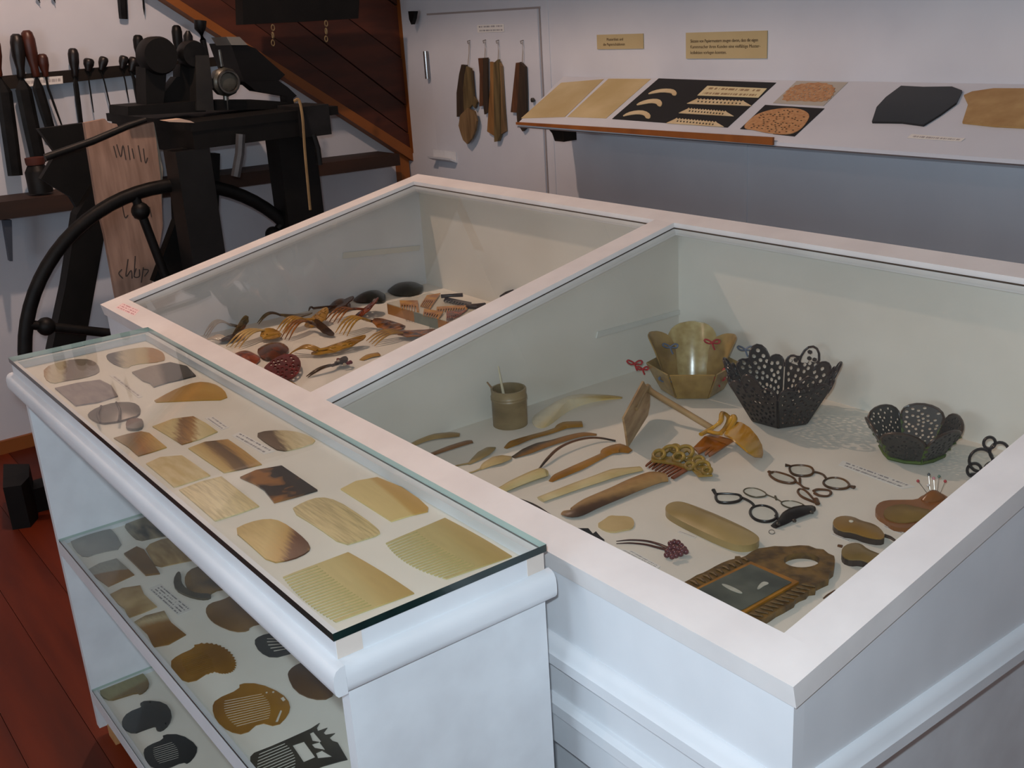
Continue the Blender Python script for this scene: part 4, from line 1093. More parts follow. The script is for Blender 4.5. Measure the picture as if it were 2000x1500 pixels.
h2('horn_disc', [(1358,980),(1370,945),(1420,910),(1490,893),(1620,930),(1640,1040),(1600,1110),(1500,1112),(1400,1065)], M('m14', (104, 76, 42), (78, 56, 34), scale=8, rough=.35), 'plain brown rounded comb blank beside the end panel', 'comb blank', dome=.006)
DK = M('m15', (70, 66, 56), (48, 46, 42), scale=9, rough=.35)
t = flat('comb', zK([(510,1395),(545,1360),(700,1300),(850,1235),(1060,1140),(1145,1085),(1120,1130),(1130,1160),(1215,1130),(1180,1175),(1200,1195),(1285,1180),(1235,1220),(1262,1250),(1310,1265),(1400,1420),(1320,1440),(1180,1480),(1020,1540),(560,1700),(510,1600)]), B2, .0014, DK,
     'dark comb with long teeth and crown-like openwork top with spikes', 'comb', G2,
     holes=[zK([(895,1290),(1000,1255),(1105,1400),(1000,1445)]), zK([(1055,1180),(1085,1165),(1160,1255),(1145,1265),(1195,1330),(1170,1340),(1265,1395),(1130,1410),(1110,1360),(1180,1330),(1100,1315),(1070,1280),(1140,1260),(1080,1250)])]
           +slots(zK([(560,1370)])[0], zK([(590,1640)])[0], zK([(850,1250)])[0], zK([(960,1480)])[0], 10, .5))
# lowest shelf
G3 = 'combs on the lowest shelf'
o = chaikin(zD([(300,1050),(360,1010),(465,980),(465,955),(540,957),(582,1010),(572,1050),(530,1082),(510,1070),(430,1095),(360,1117),(308,1092)]), 1)
flat('comb', o, B3, .005, BANDS('l1', [(0, (120, 116, 92)), (.15, (140, 134, 96)), (.6, (136, 128, 84)), (.7, (118, 92, 36)), (1, (104, 78, 30))], (.9, .2), .03), 'pale olive mitten-shaped comb blank with brown end, lowest shelf', 'comb', G3)
o = chaikin(zD([(425,1230),(460,1185),(552,1150),(522,1138),(560,1117),(670,1128),(712,1190),(692,1250),(650,1287),(618,1282),(620,1255),(560,1275),(490,1302),(430,1272)]), 1)
flat('comb', o, B3, .005, M('l2', (42, 40, 36), (28, 27, 26), scale=9, rough=.35), 'solid black mitten-shaped comb with two pin holes, lowest shelf', 'comb', G3, holes=[zD([(580,1126),(590,1124),(592,1132),(583,1134)]), zD([(668,1245),(677,1243),(678,1253),(669,1255)])])
o = chaikin(zD([(545,1400),(580,1370),(662,1338),(655,1310),(760,1308),(852,1370),(848,1420),(800,1477),(770,1465),(680,1505),(600,1500),(560,1460)]), 1)
flat('comb', o, B3, .0014, M('l3', (34, 34, 32), (24, 24, 23), scale=9, rough=.35), 'black mitten-shaped comb with cut slots, nearest on lowest shelf', 'comb', G3, holes=slots(*zD([(590,1385),(625,1480),(720,1345),(760,1440)]), 9, .45))

# =================================================================== CASE, FRONT COMPARTMENT
GC = 'horn wares in the near half of the case'
def stick(name, path, widths, mat, label, cat, z=CZ, hgt=.22, arch=0.0, n=8, parent=None, grp=GC, sub=5):
    """a slender carved piece lying on the case floor; widths in pixels"""
    p = spline([np.array(q, float) for q in path], sub)
    m = len(p)
    ws = np.interp(np.linspace(0, 1, m), np.linspace(0, 1, len(widths)), widths)
    P, R2 = [], []
    for i, (u, v) in enumerate(p):
        zz = z+arch*math.sin(math.pi*i/(m-1))
        q = PZ(u, v, zz)
        s = np.linalg.norm(q-EYE)/F
        r = max(ws[i]*.5*s*(2.45 if hgt < .5 else 1.05), .0006)
        P.append(q+np.array([0, 0, r*hgt])); R2.append(r)
    return build(name, MB().tube(P, R2, n, flat=hgt), mat, parent, label=label, cat=cat, group=grp if parent is None else None, smooth=50)
HORN = lambda k, a, b, sc=12: M(k, a, b, scale=sc, rough=.3)
# cup with sticks
cb = PZ(997, 828, CZ); s = np.linalg.norm(cb-EYE)/F
rc = 35*s; hc = height(997, 758, cb)-CZ
cup = thing('horn_cup', (cb[0], cb[1], CZ), 'cylindrical grey-brown horn cup with turned rings', 'cup')
build('cup_wall', MB().lathe((cb[0], cb[1], CZ), [(rc*.97, 0), (rc*.97, hc*.70), (rc*1.01, hc*.73), (rc*.98, hc*.77), (rc*1.01, hc*.80), (rc*.96, hc*.85), (rc*.98, hc), (rc*.88, hc), (rc*.86, .008)], n=32), M('cup_horn', (150, 132, 98), (118, 102, 74), scale=10, rough=.4, stretch=(1, 1, 3)), cup, smooth=40)
q0 = np.array([cb[0]+rc*.1, cb[1]-rc*.2, CZ+.012]); q1 = PY(973, 715, cb[1]-.01)
build('bone_stick', MB().tube([q0, (q0+q1)/2, q1], [.0035, .0033, .0012], 8), M('bone', (214, 206, 180), (196, 186, 156), scale=30, rough=.4), label='slender bone stick standing upright in the horn cup', cat='stick')
q0 = np.array([cb[0]+rc*.3, cb[1]+.005, CZ+.015]); q1 = PY(951, 746, cb[1]-.005)
q1 = PX(951, 746, cb[0]-rc*1.2)
build('flat_spatula', MB().tube([q0, q0+(q1-q0)*.6, q1], [.006, .005, .0025], 8, flat=.4), M('spat', (150, 120, 84), rough=.4), label='short brown spatula leaning out of the horn cup', cat='spatula')
# shoe-horn / split horn
o = zE([(1035,470),(1060,440),(1140,385),(1280,310),(1420,278),(1560,280),(1690,290),(1760,305),(1640,312),(1520,328),(1380,370),(1280,430),(1180,510),(1120,540),(1070,530),(1040,505)])
domed('split_horn', o, CZ, .003, BANDS('split_horn', [(0, (196, 178, 130)), (.3, (238, 230, 210)), (.55, (232, 220, 190)), (.75, (206, 176, 112)), (1, (180, 150, 90))], (.8, .4),   .1), .02, label='split cow horn half, cream with dark wide end, tapering like a boat', cat='horn', group=GC, rnd_=1)
stick('horn_stick', [(803,871),(840,857),(880,852),(898,851)], [6,11,11,7], HORN('st1', (168,140,90),(140,110,66)), 'fat tan horn stick with dark tip at the back left edge', 'stick')
stick('horn_stick', [(840,890),(880,876),(912,866),(923,864)], [6,8,8,6], HORN('st2', (150,106,62),(116,78,46)), 'thin reddish horn stick with dark tip, beside the fat tan one', 'stick')
def spoon(bowl, handle, mat, label, w=14):
    t = thing('horn_spoon', PZ(*bowl[0], CZ), label, 'spoon', GC)
    stick('bowl', bowl, [3, w*.8, w*1.15, w*.9, 2], mat, None, None, hgt=.28, parent=t)
    stick('handle', handle, [5, 4, 5], mat, None, None, hgt=.6, parent=t)
spoon(zE([(540,830),(600,795),(660,755),(710,718),(748,698)]), zE([(400,855),(470,838),(545,825)]), HORN('sp1', (158,136,92),(128,106,68)), 'olive-tan horn spoon with pointed bowl lying face down', 10)
spoon(zE([(635,870),(690,840),(760,815),(830,790),(872,768)]), zE([(515,908),(580,890),(640,866)]), HORN('sp2', (196,172,122),(166,138,88)), 'pale horn spoon with pointed oval bowl, nearer the frame', 13)
OC = HORN('ochre_open', (164,122,48),(128,88,30))
t = stick('paper_knife', zE([(830,705),(900,670),(1020,625),(1150,590),(1240,560),(1300,535),(1430,525)]), [4,11,8,8,8,14,12], OC, 'ochre paper knife with flat squared handle behind the others', 'paper knife')
stick('paper_knife', zE([(892,778),(1000,735),(1100,695),(1200,665),(1350,620),(1450,600),(1540,600)]), [5,12,13,10,9,8,4], BANDS('pk2', [(0,(44,40,36)),(.3,(66,54,42)),(.45,(140,100,52)),(1,(150,108,60))], (.8,.3), .06), 'dark tipped paper knife turning amber towards its handle', 'paper knife')
stick('curved_pick', zE([(1092,868),(1150,800),(1230,720),(1330,665),(1450,632),(1560,628),(1690,650)]), [4,7,7,6,6,6,5], BANDS('pk3', [(0,(110,72,48)),(.5,(96,66,46)),(.65,(56,46,40)),(1,(46,40,38))], (.9,.2), .05), 'thin bow-curved brown pick arching off the case floor', 'pick', arch=.012, hgt=.6)
stick('paper_knife', zE([(1182,965),(1250,925),(1400,860),(1520,800),(1600,760),(1640,735),(1720,720),(1805,735)]), [4,10,11,9,8,14,18,7], HORN('pk4', (170,120,44),(128,84,28)), 'amber paper knife with scalloped flat handle in the middle', 'paper knife')
stick('tapered_horn', zE([(790,1050),(900,1000),(1040,945),(1120,920),(1160,915)]), [9,12,14,15,9], HORN('pk5', (214,196,148),(196,176,120)), 'cream tapered horn handle beside the frame bar', 'handle', hgt=.4)
stick('paper_knife', zE([(1105,1115),(1250,1062),(1400,1008),(1540,962),(1690,912),(1890,872)]), [10,11,12,13,14,8], HORN('pk6', (220,202,156),(198,174,120)), 'long cream bone paper knife with lighter blade', 'paper knife', hgt=.3)
stick('paper_knife', zE([(1275,1215),(1370,1225),(1500,1160),(1700,1075),(1850,1010),(1990,960),(2090,950)]), [7,16,20,20,21,21,14], BANDS('pk7', [(0,(150,90,50)),(.2,(170,128,76)),(.55,(176,140,90)),(.75,(90,66,50)),(1,(60,48,42))], (.6,-.5), .1), 'broad tan and black horn blade, the widest of the knives', 'paper knife', hgt=.3)
flat('horn_crescent', zH([(-60,300),(10,318),(90,350),(160,395),(215,435),(262,470),(190,445),(120,410),(40,365),(-50,320)]), CZ, .008, M('crs', (66, 46, 36), (40, 30, 28), scale=9, rough=.3), 'dark brown crescent shaped horn piece tucked against the front frame bar', 'horn piece', GC, rnd_=1)
flat('scalloped_disc', zH([(482,480),(530,450),(570,420),(620,425),(680,425),(720,440),(732,475),(715,505),(660,515),(590,530),(530,515)]), CZ, .003, HORN('scd', (204,180,130),(186,160,110)), 'pale scalloped leaf-like horn disc lying alone', 'horn piece', GC, rnd_=1)
flat('dark_ornament', zH([(320,497),(370,505),(430,505),(460,540),(480,525),(510,560),(535,580),(530,605),(470,580),(400,550)]), CZ, .008, M('dor', (40,40,44), (28,28,32), scale=20, rough=.3), 'black lobed comb ornament half hidden by the front frame bar', 'ornament', GC)
# hair fork with berries
t = thing('hair_fork', PZ(*zH([(950, 640)])[0], CZ), 'two-pronged dark hair fork with a cluster of purple berries', 'hair fork', GC)
PM = M('fork_plum', (74, 44, 42), (52, 32, 32), scale=12, rough=.25)
stick('prong', zH([(612,592),(700,586),(800,592),(880,612),(945,640)]), [2,4,5,6,7], PM, None, None, hgt=.6, parent=t)
stick('prong', zH([(612,608),(700,606),(800,616),(880,636),(940,652)]), [2,4,5,6,7], PM, None, None, hgt=.6, parent=t)
rr = random.Random(4)
for (a, b) in [(965,605),(990,595),(1015,600),(1035,620),(1055,640),(1065,658),(1040,650),(1015,640),(990,630),(960,635),(945,655),(940,680),(965,668),(990,660),(1015,668),(1030,672),(975,690),(1000,682)]:
    q = PZ(*zH([(a, b)])[0], CZ+.004+rr.random()*.006); r = .0046
    build('berry', MB().lathe(q-np.array([0, 0, r]), [(r*math.sin(math.pi*i/6)+.0002, r-r*math.cos(math.pi*i/6)) for i in range(7)], n=10), M('berry', (104, 62, 66), (76, 40, 46), scale=60, rough=.2), t, smooth=60)
label_px(zH([(625,640),(880,770),(900,755),(720,655)])[:4], CZ+.0004, LABELM, 'two-line paper label in front of the berry hair fork')
label_px(zH([(1010,530),(1120,572),(1135,562),(1020,522)]), CZ+.0004, LABELM1, 'tiny paper label strip beside the oval horn case')
# oval box
t = thing('spectacle_case', PZ(*zH([(1240, 480)])[0], CZ), 'long oval translucent olive horn spectacle case', 'case', GC)
o = zH([(930,390),(935,355),(980,332),(1040,330),(1150,368),(1300,430),(1450,500),(1540,555),(1545,590),(1490,615),(1400,618),(1290,580),(1140,510),(980,430)])
HC = M('olive_horn', (172,150,102), (148,126,80), scale=9, rough=.25)
flat('case_base', o, CZ, .012, HC, parent=t, rnd_=2)
domed('case_lid', o, CZ+.012, .002, HC, .008, parent=t, rnd_=2)
# lorgnettes
def lens(t, pts, wpx, mat, z=CZ):
    p = chaikin(pts, 2); cm = np.mean(p, axis=0); p = [cm+(q-cm)*1.07 for q in p]
    P = [PZ(u, v, z+.002) for u, v in p]; P.append(P[0]); P.append(P[1])
    s = np.linalg.norm(P[0]-EYE)/F
    lr = build('lens_rim', MB().tube(P, wpx*.5*s, 6, caps=False), mat, t, smooth=60)
    gm = MATS.get('lens_glass') or M('lens_glass', (206, 206, 196), rough=.08, spec=.6)
    c = np.mean(P[:-2], axis=0)
    build('lens', MB().prism([[c+(q-c)*.97 for q in P[:-2]]], (0, 0, -.0012)), gm, lr)
def lorg(label, l1, l2, bridge, rest, mat, w_=5):
    t = thing('lorgnette', PZ(*bridge[0], CZ), label, 'eyeglasses', 'folding eyeglasses on the case floor')
    lens(t, l1, w_, mat); lens(t, l2, w_, mat)
    stick('bridge', bridge, [w_]*len(bridge), mat, None, None, hgt=.7, parent=t, n=6)
    for nm, r, ws in rest: stick(nm, r, ws, mat, None, None, hgt=.7, parent=t, n=6)
BR = M('lorg_brown', (96,62,34), (64,44,30), scale=14, rough=.3)
BK = M('lorg_black', (38,32,32), (26,24,24), scale=14, rough=.3)
AM = M('lorg_amber', (136,88,36), (70,48,30), scale=8, rough=.3)
lorg('amber-brown eyeglasses with two oval lenses, the farthest back', zI([(875,115),(890,102),(950,98),(1010,108),(1028,135),(1010,160),(950,165),(890,152)]), zI([(1095,215),(1110,190),(1160,178),(1220,188),(1258,215),(1255,240),(1200,250),(1130,240)]),
     zI([(1025,145),(1060,150),(1095,165),(1110,185)]), [('hinge_end', zI([(845,104),(880,104)]), [8,4]), ('hinge_end', zI([(1255,235),(1295,250)]), [5,9])], AM)
lorg('narrow dark folded eyeglasses with ring handle behind the black ones', zI([(745,150),(780,140),(850,158),(900,180),(912,205),(870,212),(800,198),(755,170)]), zI([(928,270),(940,252),(980,262),(1030,320),(1050,340),(1010,325),(950,300)]),
     zI([(905,205),(940,225),(965,245),(1000,255)]), [('ring_handle', zI([(1030,272),(1060,260),(1130,265),(1142,285),(1120,302),(1070,300),(1035,285)]), [7,6,5,5,5,6,7]), ('hinge_end', zI([(940,185),(942,225)]), [5,4]), ('hinge_end', zI([(738,145),(755,158)]), [7,9]), ('hinge_end', zI([(1045,325),(1055,358)]), [9,10])], BR)
lorg('fine pale silver eyeglasses with rectangular thin lenses', zI([(575,262),(600,246),(660,248),(715,275),(718,292),(690,300),(640,302),(590,282)]), zI([(818,345),(840,330),(900,330),(960,350),(970,370),(930,380),(860,370)]),
     zI([(712,285),(760,305),(790,318),(825,340)]), [('hinge_end', zI([(780,300),(788,325)]), [4,5])], M('lorg_silver', (120,112,92), (88,80,64), scale=14, rough=.3, metal=.4), 3)
lorg('dark brown eyeglasses with one squared and one round lens, nearest', zI([(395,290),(420,285),(480,285),(550,292),(555,318),(520,335),(450,340),(405,332)]), zI([(620,395),(640,370),(700,360),(760,380),(788,410),(780,445),(730,462),(670,455),(630,430)]),
     zI([(555,310),(600,330),(630,350),(645,370)]), [('hinge_end', zI([(378,265),(395,295)]), [8,6]), ('hinge_end', zI([(785,430),(802,458)]), [7,6])], BK, 6)
t = thing('folded_lorgnette', PZ(*zI([(890, 450)])[0], CZ), 'folded black ornate lorgnette handle with a small wire ring', 'eyeglasses')
stick('handle_body', zI([(770,505),(800,490),(840,470),(880,440),(930,420),(990,400),(1020,375)]), [6,8,10,14,15,13,6], BK, None, None, hgt=.4, parent=t)
for (a, b) in ((1010,380),(1018,400),(800,475),(905,455)):
    q = PZ(*zI([(a, b)])[0], CZ+.008); build('stud', MB().lathe(q-np.array([0, 0, .003]), [(.0005, 0), (.0032, .001), (.0032, .004), (.0005, .006)], n=10), STEEL, t, smooth=50)
build('wire_ring', MB().ring(PZ(*zI([(758, 530)])[0], CZ+.002), .0045, .0007, (.3, -.3, 1), N=20, n=5), M('wire_silver', (150,150,146), rough=.3, metal=.8), t, smooth=60)
# mirror in carved frame
t = thing('carved_mirror', PZ(*zJ([(900, 550)])[0], CZ), 'carved brown hand mirror frame with round opening and greyish glass', 'mirror', None)
CV = M('carved_horn', (120, 92, 48), (76, 58, 34), scale=60, rough=.45, bump=.6)
outl = [(40,605),(110,570),(190,520),(270,490),(340,455),(420,410),(500,370),(590,335),(655,320),(660,288),(720,288),(735,305),(790,285),(860,235),(940,195),(1050,180),(1140,165),(1300,170),(1450,155),(1560,160),(1650,195),(1740,205),(1800,255),(1870,285),(1880,340),(1870,420),(1860,465),(1815,500),(1800,570),(1720,605),(1650,640),(1640,690),(1560,700),(1530,740),(1450,770),(1400,800),(1380,840),(1310,880),(1240,920),(1160,960),(1090,1010),(1040,1040),(990,1060),(900,1120),(820,1180),(700,1200),(-60,700)]
CVZ = CZ+.0
rect = [(215,690),(850,385),(1350,605),(790,920),(560,1020)]
circ = [(1475+222*math.cos(x*math.pi/12), 337+88*math.sin(x*math.pi/12)) for x in range(24)]
flat('carved_frame', zJ(outl), CZ, .010, CV, parent=t, holes=[zJ(circ)])
flat('gilt_border', zJ([(175,685),(850,352),(1440,600),(790,965),(560,1080)]), CZ+.010, .003, M('gilt', (172, 118, 36), (140, 92, 28), scale=20, rough=.35), parent=t)
mg_ = flat('mirror_glass', zJ(rect), CZ+.0132, .0012, M('tarnished_glass', (96, 100, 90), (66, 70, 64), scale=16, rough=.22, detail=6), parent=t)
for (pts) in ([(490,630),(520,622),(640,665),(745,725),(750,745),(690,735),(580,690)], [(925,690),(950,640),(1000,595),(1060,605),(1075,625),(1010,650),(960,690)]):
    flat('bare_patch', zJ(pts), CZ+.0146, .0006, M('bare_silver', (196, 196, 184), (160, 160, 148), scale=30, rough=.3), parent=mg_, rnd_=1)
for i in range(11):
    k = i/10
    a = np.array((1000, 1020))*(1-k)+np.array((1640, 660))*k; b = np.array((840, 985))*(1-k)+np.array((1470, 630))*k
    q = [PZ(u, v, CZ+.0115) for u, v in zJ([b, (a+b)/2+np.array((-14, -8)), a])]
    build('carved_leaf', MB().tube(q, [.0015, .0034, .0012], 6, flat=.8), CV, t, smooth=60)
for i in range(9):
    k = i/8
    a = np.array((110, 585))*(1-k)+np.array((740, 310))*k; b = np.array((215, 640))*(1-k)+np.array((820, 345))*k
    q = [PZ(u, v, CZ+.0115) for u, v in zJ([b, (a+b)/2+np.array((10, -8)), a])]
    build('carved_leaf', MB().tube(q, [.0015, .0032, .0012], 6, flat=.8), CV, t, smooth=60)
stick('small_pin', zJ([(1740,810),(1790,770),(1880,710)]), [3,4,3], BR, 'short brown pin beside the carved mirror frame', 'pin', hgt=.6)
# bellows shaped needle cases
t = thing('bellows_case', PZ(*zI([(1330, 500)])[0], CZ), 'brown bellows-shaped needle case with a white dot', 'needle case', 'bellows-shaped needle cases')
o = chaikin(zI([(1152,480),(1165,440),(1220,422),(1290,430),(1340,455),(1420,475),(1470,510),(1500,560),(1460,575),(1370,560),(1290,530),(1200,520)]), 1)
BH = M('bell_horn', (150,116,58), (116,86,42), scale=12, rough=.3)
flat('body', o, CZ, .012, M('bell_side', (60,50,44), rough=.4), parent=t)
domed('lid', [q for q in o], CZ+.012, .002, BH, .004, parent=t, rnd_=0)
stick('spout', zI([(1490,562),(1530,575),(1560,592)]), [8,7,5], MATS['bell_side'], None, None, hgt=.7, parent=t, z=CZ+.006)
q = PZ(*zI([(1274, 462)])[0], CZ+.0175)
build('dot', MB().lathe(q, [(.0035, 0), (.0035, .0012), (.001, .002)], n=12), M('pearl', (214,208,190), rough=.3), t)
t = thing('bellows_case', PZ(*zI([(1300, 660)])[0], CZ), 'smaller olive bellows-shaped needle case pointing away, nearer the frame', 'needle case', 'bellows-shaped needle cases')
o = chaikin(zI([(1208,650),(1235,615),(1290,598),(1340,605),(1380,640),(1460,672),(1530,700),(1500,760),(1400,730),(1330,705),(1270,710),(1220,690)]), 1)
flat('body', o, CZ, .012, MATS['bell_side'], parent=t)
domed('lid', o, CZ+.012, .002, M('bell_olive', (134,112,68), (110,90,54), scale=12, rough=.3), .004, parent=t, rnd_=0)
stick('tip', zI([(1188,625),(1215,632)]), [6,7], BR, None, None, hgt=.7, parent=t, z=CZ+.008)
label_px(zI([(1140,545),(1260,595),(1275,588),(1150,538)]), CZ+.0004, LABELM1, 'faint paper strip between the two bellows-shaped cases')
label_px(zI([(1480,497),(1600,545),(1620,535),(1490,488)]), CZ+.0004, LABELM1, 'faint paper strip between the pincushion and the bellows case')
# pincushion
t = thing('pincushion', PZ(*zI([(1600, 400)])[0], CZ), 'brown guitar-shaped horn pincushion stuck with coloured pins', 'pincushion')
o = chaikin(zI([(1428,390),(1445,345),(1500,322),(1600,320),(1700,320),(1740,290),(1800,270),(1860,275),(1900,300),(1960,330),(1960,420),(1830,440),(1720,480),(1680,500),(1600,505),(1540,495),(1500,455),(1450,425)]), 1)
PC = M('pin_horn', (146,94,50), (116,72,38), scale=10, rough=.3)
flat('body', o, CZ, .008, PC, parent=t)
domed('cushion', zI([(1480,400),(1520,360),(1620,345),(1720,370),(1860,400),(1840,440),(1740,450),(1600,470),(1500,445)]), CZ+.008, .002, M('cushion_olive', (136,110,58), (112,88,46), scale=14, rough=.45), .006, parent=t)
domed('knob', zI([(1725,310),(1770,280),(1820,272),(1870,285),(1890,310),(1820,330),(1750,330)]), CZ+.008, .002, PC, .012, parent=t)
for (hx, hy, bx_, by_, col) in ((1710,198,1765,272,(176,74,76)), (1780,155,1788,270,(74,82,88)), (1776,226,1790,272,(214,206,200)), (1812,180,1818,268,(206,140,146)), (1847,168,1835,270,(88,116,104)), (1887,200,1858,272,(176,66,70))):
    b = PZ(*zI([(bx_, by_)])[0], CZ+.018); u, v = zI([(hx, hy)])[0]
    d = ray(u, v); h = EYE+d*(np.linalg.norm(b-EYE)/np.linalg.norm(d))
    p = build('pin', MB().tube([b-(h-b)*.1, h], .0005, 5), M('pin_steel', (150,146,140), rough=.3, metal=.8), t)
    build('pin_head', MB().lathe(h-np.array([0, 0, .0026]), [(.0026*math.sin(math.pi*i/6)+.0001, .0026-.0026*math.cos(math.pi*i/6)) for i in range(7)], n=10), M('pin_%d_%d' % col[:2], col, rough=.2), p, smooth=60)
label_px(zG([(750,925),(1180,1085),(1265,1070),(780,895)]), CZ+.0004, LABELM, 'long white two-line label in front of the green-trimmed bowl')
# dark ornament at the frame edge
t = thing('openwork_comb', PZ(*zG([(1720, 940)])[0], CZ), 'black openwork comb standing behind the frame bar edge', 'comb')
q0 = PZ(*zG([(1700, 1000)])[0], CZ)
e1 = np.array([.62, .78, 0]); 
for (dx, dz, r) in ((.0, .03, .02), (.03, .045, .016), (-.01, .012, .012), (.045, .02, .018), (.02, .012, .012), (.012, .062, .010)):
    build('ring_ornament', MB().ring(q0+e1*dx+np.array([0, 0, dz]), r, .0028, (.78, -.62, .2), N=20, n=6), BK, t, smooth=60)
build('comb_foot', MB().tube([q0-e1*.015+np.array([0, 0, .003]), q0+e1*.06+np.array([0, 0, .003])], .004, 6), BK, t)

# ------------------------------------------------------------------ upright bowls
def panel_pts(b0, b1, t0, t1):
    return lambda a, h: (b0+(b1-b0)*a)*(1-h)+(t0+(t1-t0)*a)*h
def lobed(n=3):
    """outline of a panel in (a, h): three lobes on top, middle one highest"""
    o = [(0, 0), (1, 0), (1, .62)]
    for (c, w_, h0, hh) in ((.83, .17, .66, .16), (.5, .2, .72, .3), (.17, .17, .66, .16)):
        for k in range(9):
            t = math.pi*k/8
            o.append((c+w_*math.cos(t), h0+hh*math.sin(t)))
    return o+[(0, .62)]
def rounded_panel():
    o = [(0, 0), (1, 0), (1.0, .55)]
    for k in range(11):
        t = math.pi*k/10
        o.append((.5+.5*math.cos(t), .62+.38*math.sin(t)))
    return o+[(0, .55)]
def bowl(name, label, base_uv, rb, rt, hgt, n, rot, outline, mat, holes, trim=None, seed=1, rlow=None, lean=None):
    b = PZ(*base_uv, CZ)
    t = thing(name, (b[0], b[1], CZ), label, 'bowl', 'openwork horn bowls')
    c0 = np.array([b[0], b[1], CZ])
    def ring_(r, z, k): 
        a = rot+2*math.pi*k/n
        return c0+np.array([r*math.cos(a), r*math.sin(a), z])
    build('bottom', MB().prism([[ring_(rb, .004, k) for k in range(n)]], (0, 0, -.003)), mat, t)
    for k in range(n):
        hk = hgt
        f = panel_pts(ring_(rb, .004, k), ring_(rb, .004, k+1), ring_(rt, hk, k), ring_(rt, hk, k+1))
        P0 = [f(a*.97+.015, h) for a, h in outline]
        H = []
        if holes:
            hl = holes_in([np.array(q) for q in outline], holes, .046, seed+k, sq=.75, margin=.95)
            H = [[f(a*.97+.015, h) for a, h in q] for q in hl]
        nrm = np.cross(P0[1]-P0[0], P0[3]-P0[0]); nrm /= np.linalg.norm(nrm)
        pn_ = build('panel', MB().prism([P0]+H, nrm*.003), mat, t)
        rimP = [f(a*.97+.015, h)+nrm*.0015 for a, h in outline[2:]]
        build('panel_rim', MB().tube(rimP, .0026, 6), trim or mat, pn_, smooth=60)
    return t, c0, ring_
BLK = M('openwork_dark', (50, 44, 36), (34, 30, 27), scale=16, rough=.3)
BRIM = M('openwork_rim', (56, 38, 30), (40, 30, 26), scale=16, rough=.25)
b = PZ(1520, 818, CZ); sc = np.linalg.norm(b-EYE)/F
bowl('openwork_bowl', 'dark brown openwork bowl of six pierced lobed panels', (1524, 817), 56*sc, 120*sc, 100*sc*1.14, 6, .1, lobed(), BLK, 60, BRIM, 11)
b = PZ(1780, 890, CZ); sc = np.linalg.norm(b-EYE)/F
GRN = M('green_ribbon', (84, 104, 40), (62, 80, 30), scale=20, rough=.6)
t, c0, rg = bowl('openwork_bowl', 'smaller dark openwork bowl laced with green ribbon', (1780, 886), 52*sc, 92*sc, 62*sc*1.12, 6, .35, rounded_panel(), M('openwork_grey', (62, 60, 54), (44, 42, 38), scale=16, rough=.35), 40, M('openwork_rim2', (70, 52, 38), (50, 40, 32), scale=16, rough=.3), 31)
for k in range(6):
    q = [rg(55*sc, .006, k), rg(66*sc, .022, k), rg(80*sc, .045, k)]
    build('ribbon_lace', MB().tube([q[0]+np.array([.004*(-1)**i, .003*(-1)**i, 0]) if i % 2 else q[0] + (q[2]-q[0])*i/6 for i in range(7)] if False else [q[0]+(q[2]-q[0])*i/6+np.array([.003*(-1)**i, 0, .002]) for i in range(7)], .0035, 6, flat=.5), GRN, t, smooth=60)
    a, b2 = rg(57*sc, .006, k), rg(57*sc, .006, k+1)
    build('ribbon_edge', MB().tube([a, (a+b2)/2-np.array([0, 0, .003]), b2], .0035, 6), GRN, t, smooth=60)
# petal vase with bows
b = PZ(1352, 762, CZ); sc = np.linalg.norm(b-EYE)/F
c0 = np.array([b[0], b[1], CZ])
t = thing('petal_vase', c0, 'tan translucent horn vase of six upright petals tied with red and blue bows', 'vase')
PET = M('petal_horn', (186, 168, 116), (164, 142, 88), scale=60, rough=.2, bump=.04)
PET2 = M('petal_dark', (160, 132, 74), (136, 108, 58), scale=40, rough=.25)
def rp(r, z, a): return c0+np.array([r*math.cos(a), r*math.sin(a), z])
toc = math.atan2(-c0[1], -c0[0])           # towards the viewer
rb, rt, hb = 58*sc, 86*sc, 52*sc*1.1
build('bottom', MB().prism([[rp(rb, .004, toc+math.pi/6+math.pi/3*k) for k in range(6)]], (0, 0, -.003)), PET2, t)
for k in range(6):
    a0, a1 = toc+math.pi/6+math.pi/3*k, toc+math.pi/6+math.pi/3*(k+1)
    f = panel_pts(rp(rb, .004, a0), rp(rb, .004, a1), rp(rt, hb, a0), rp(rt, hb, a1))
    P0 = [f(*q) for q in ((.02, 0), (.98, 0), (.98, 1), (.02, 1))]
    nrm = np.cross(P0[1]-P0[0], P0[3]-P0[0]); nrm /= np.linalg.norm(nrm)
    build('cup_panel', MB().prism([P0], nrm*.003), PET2, t)
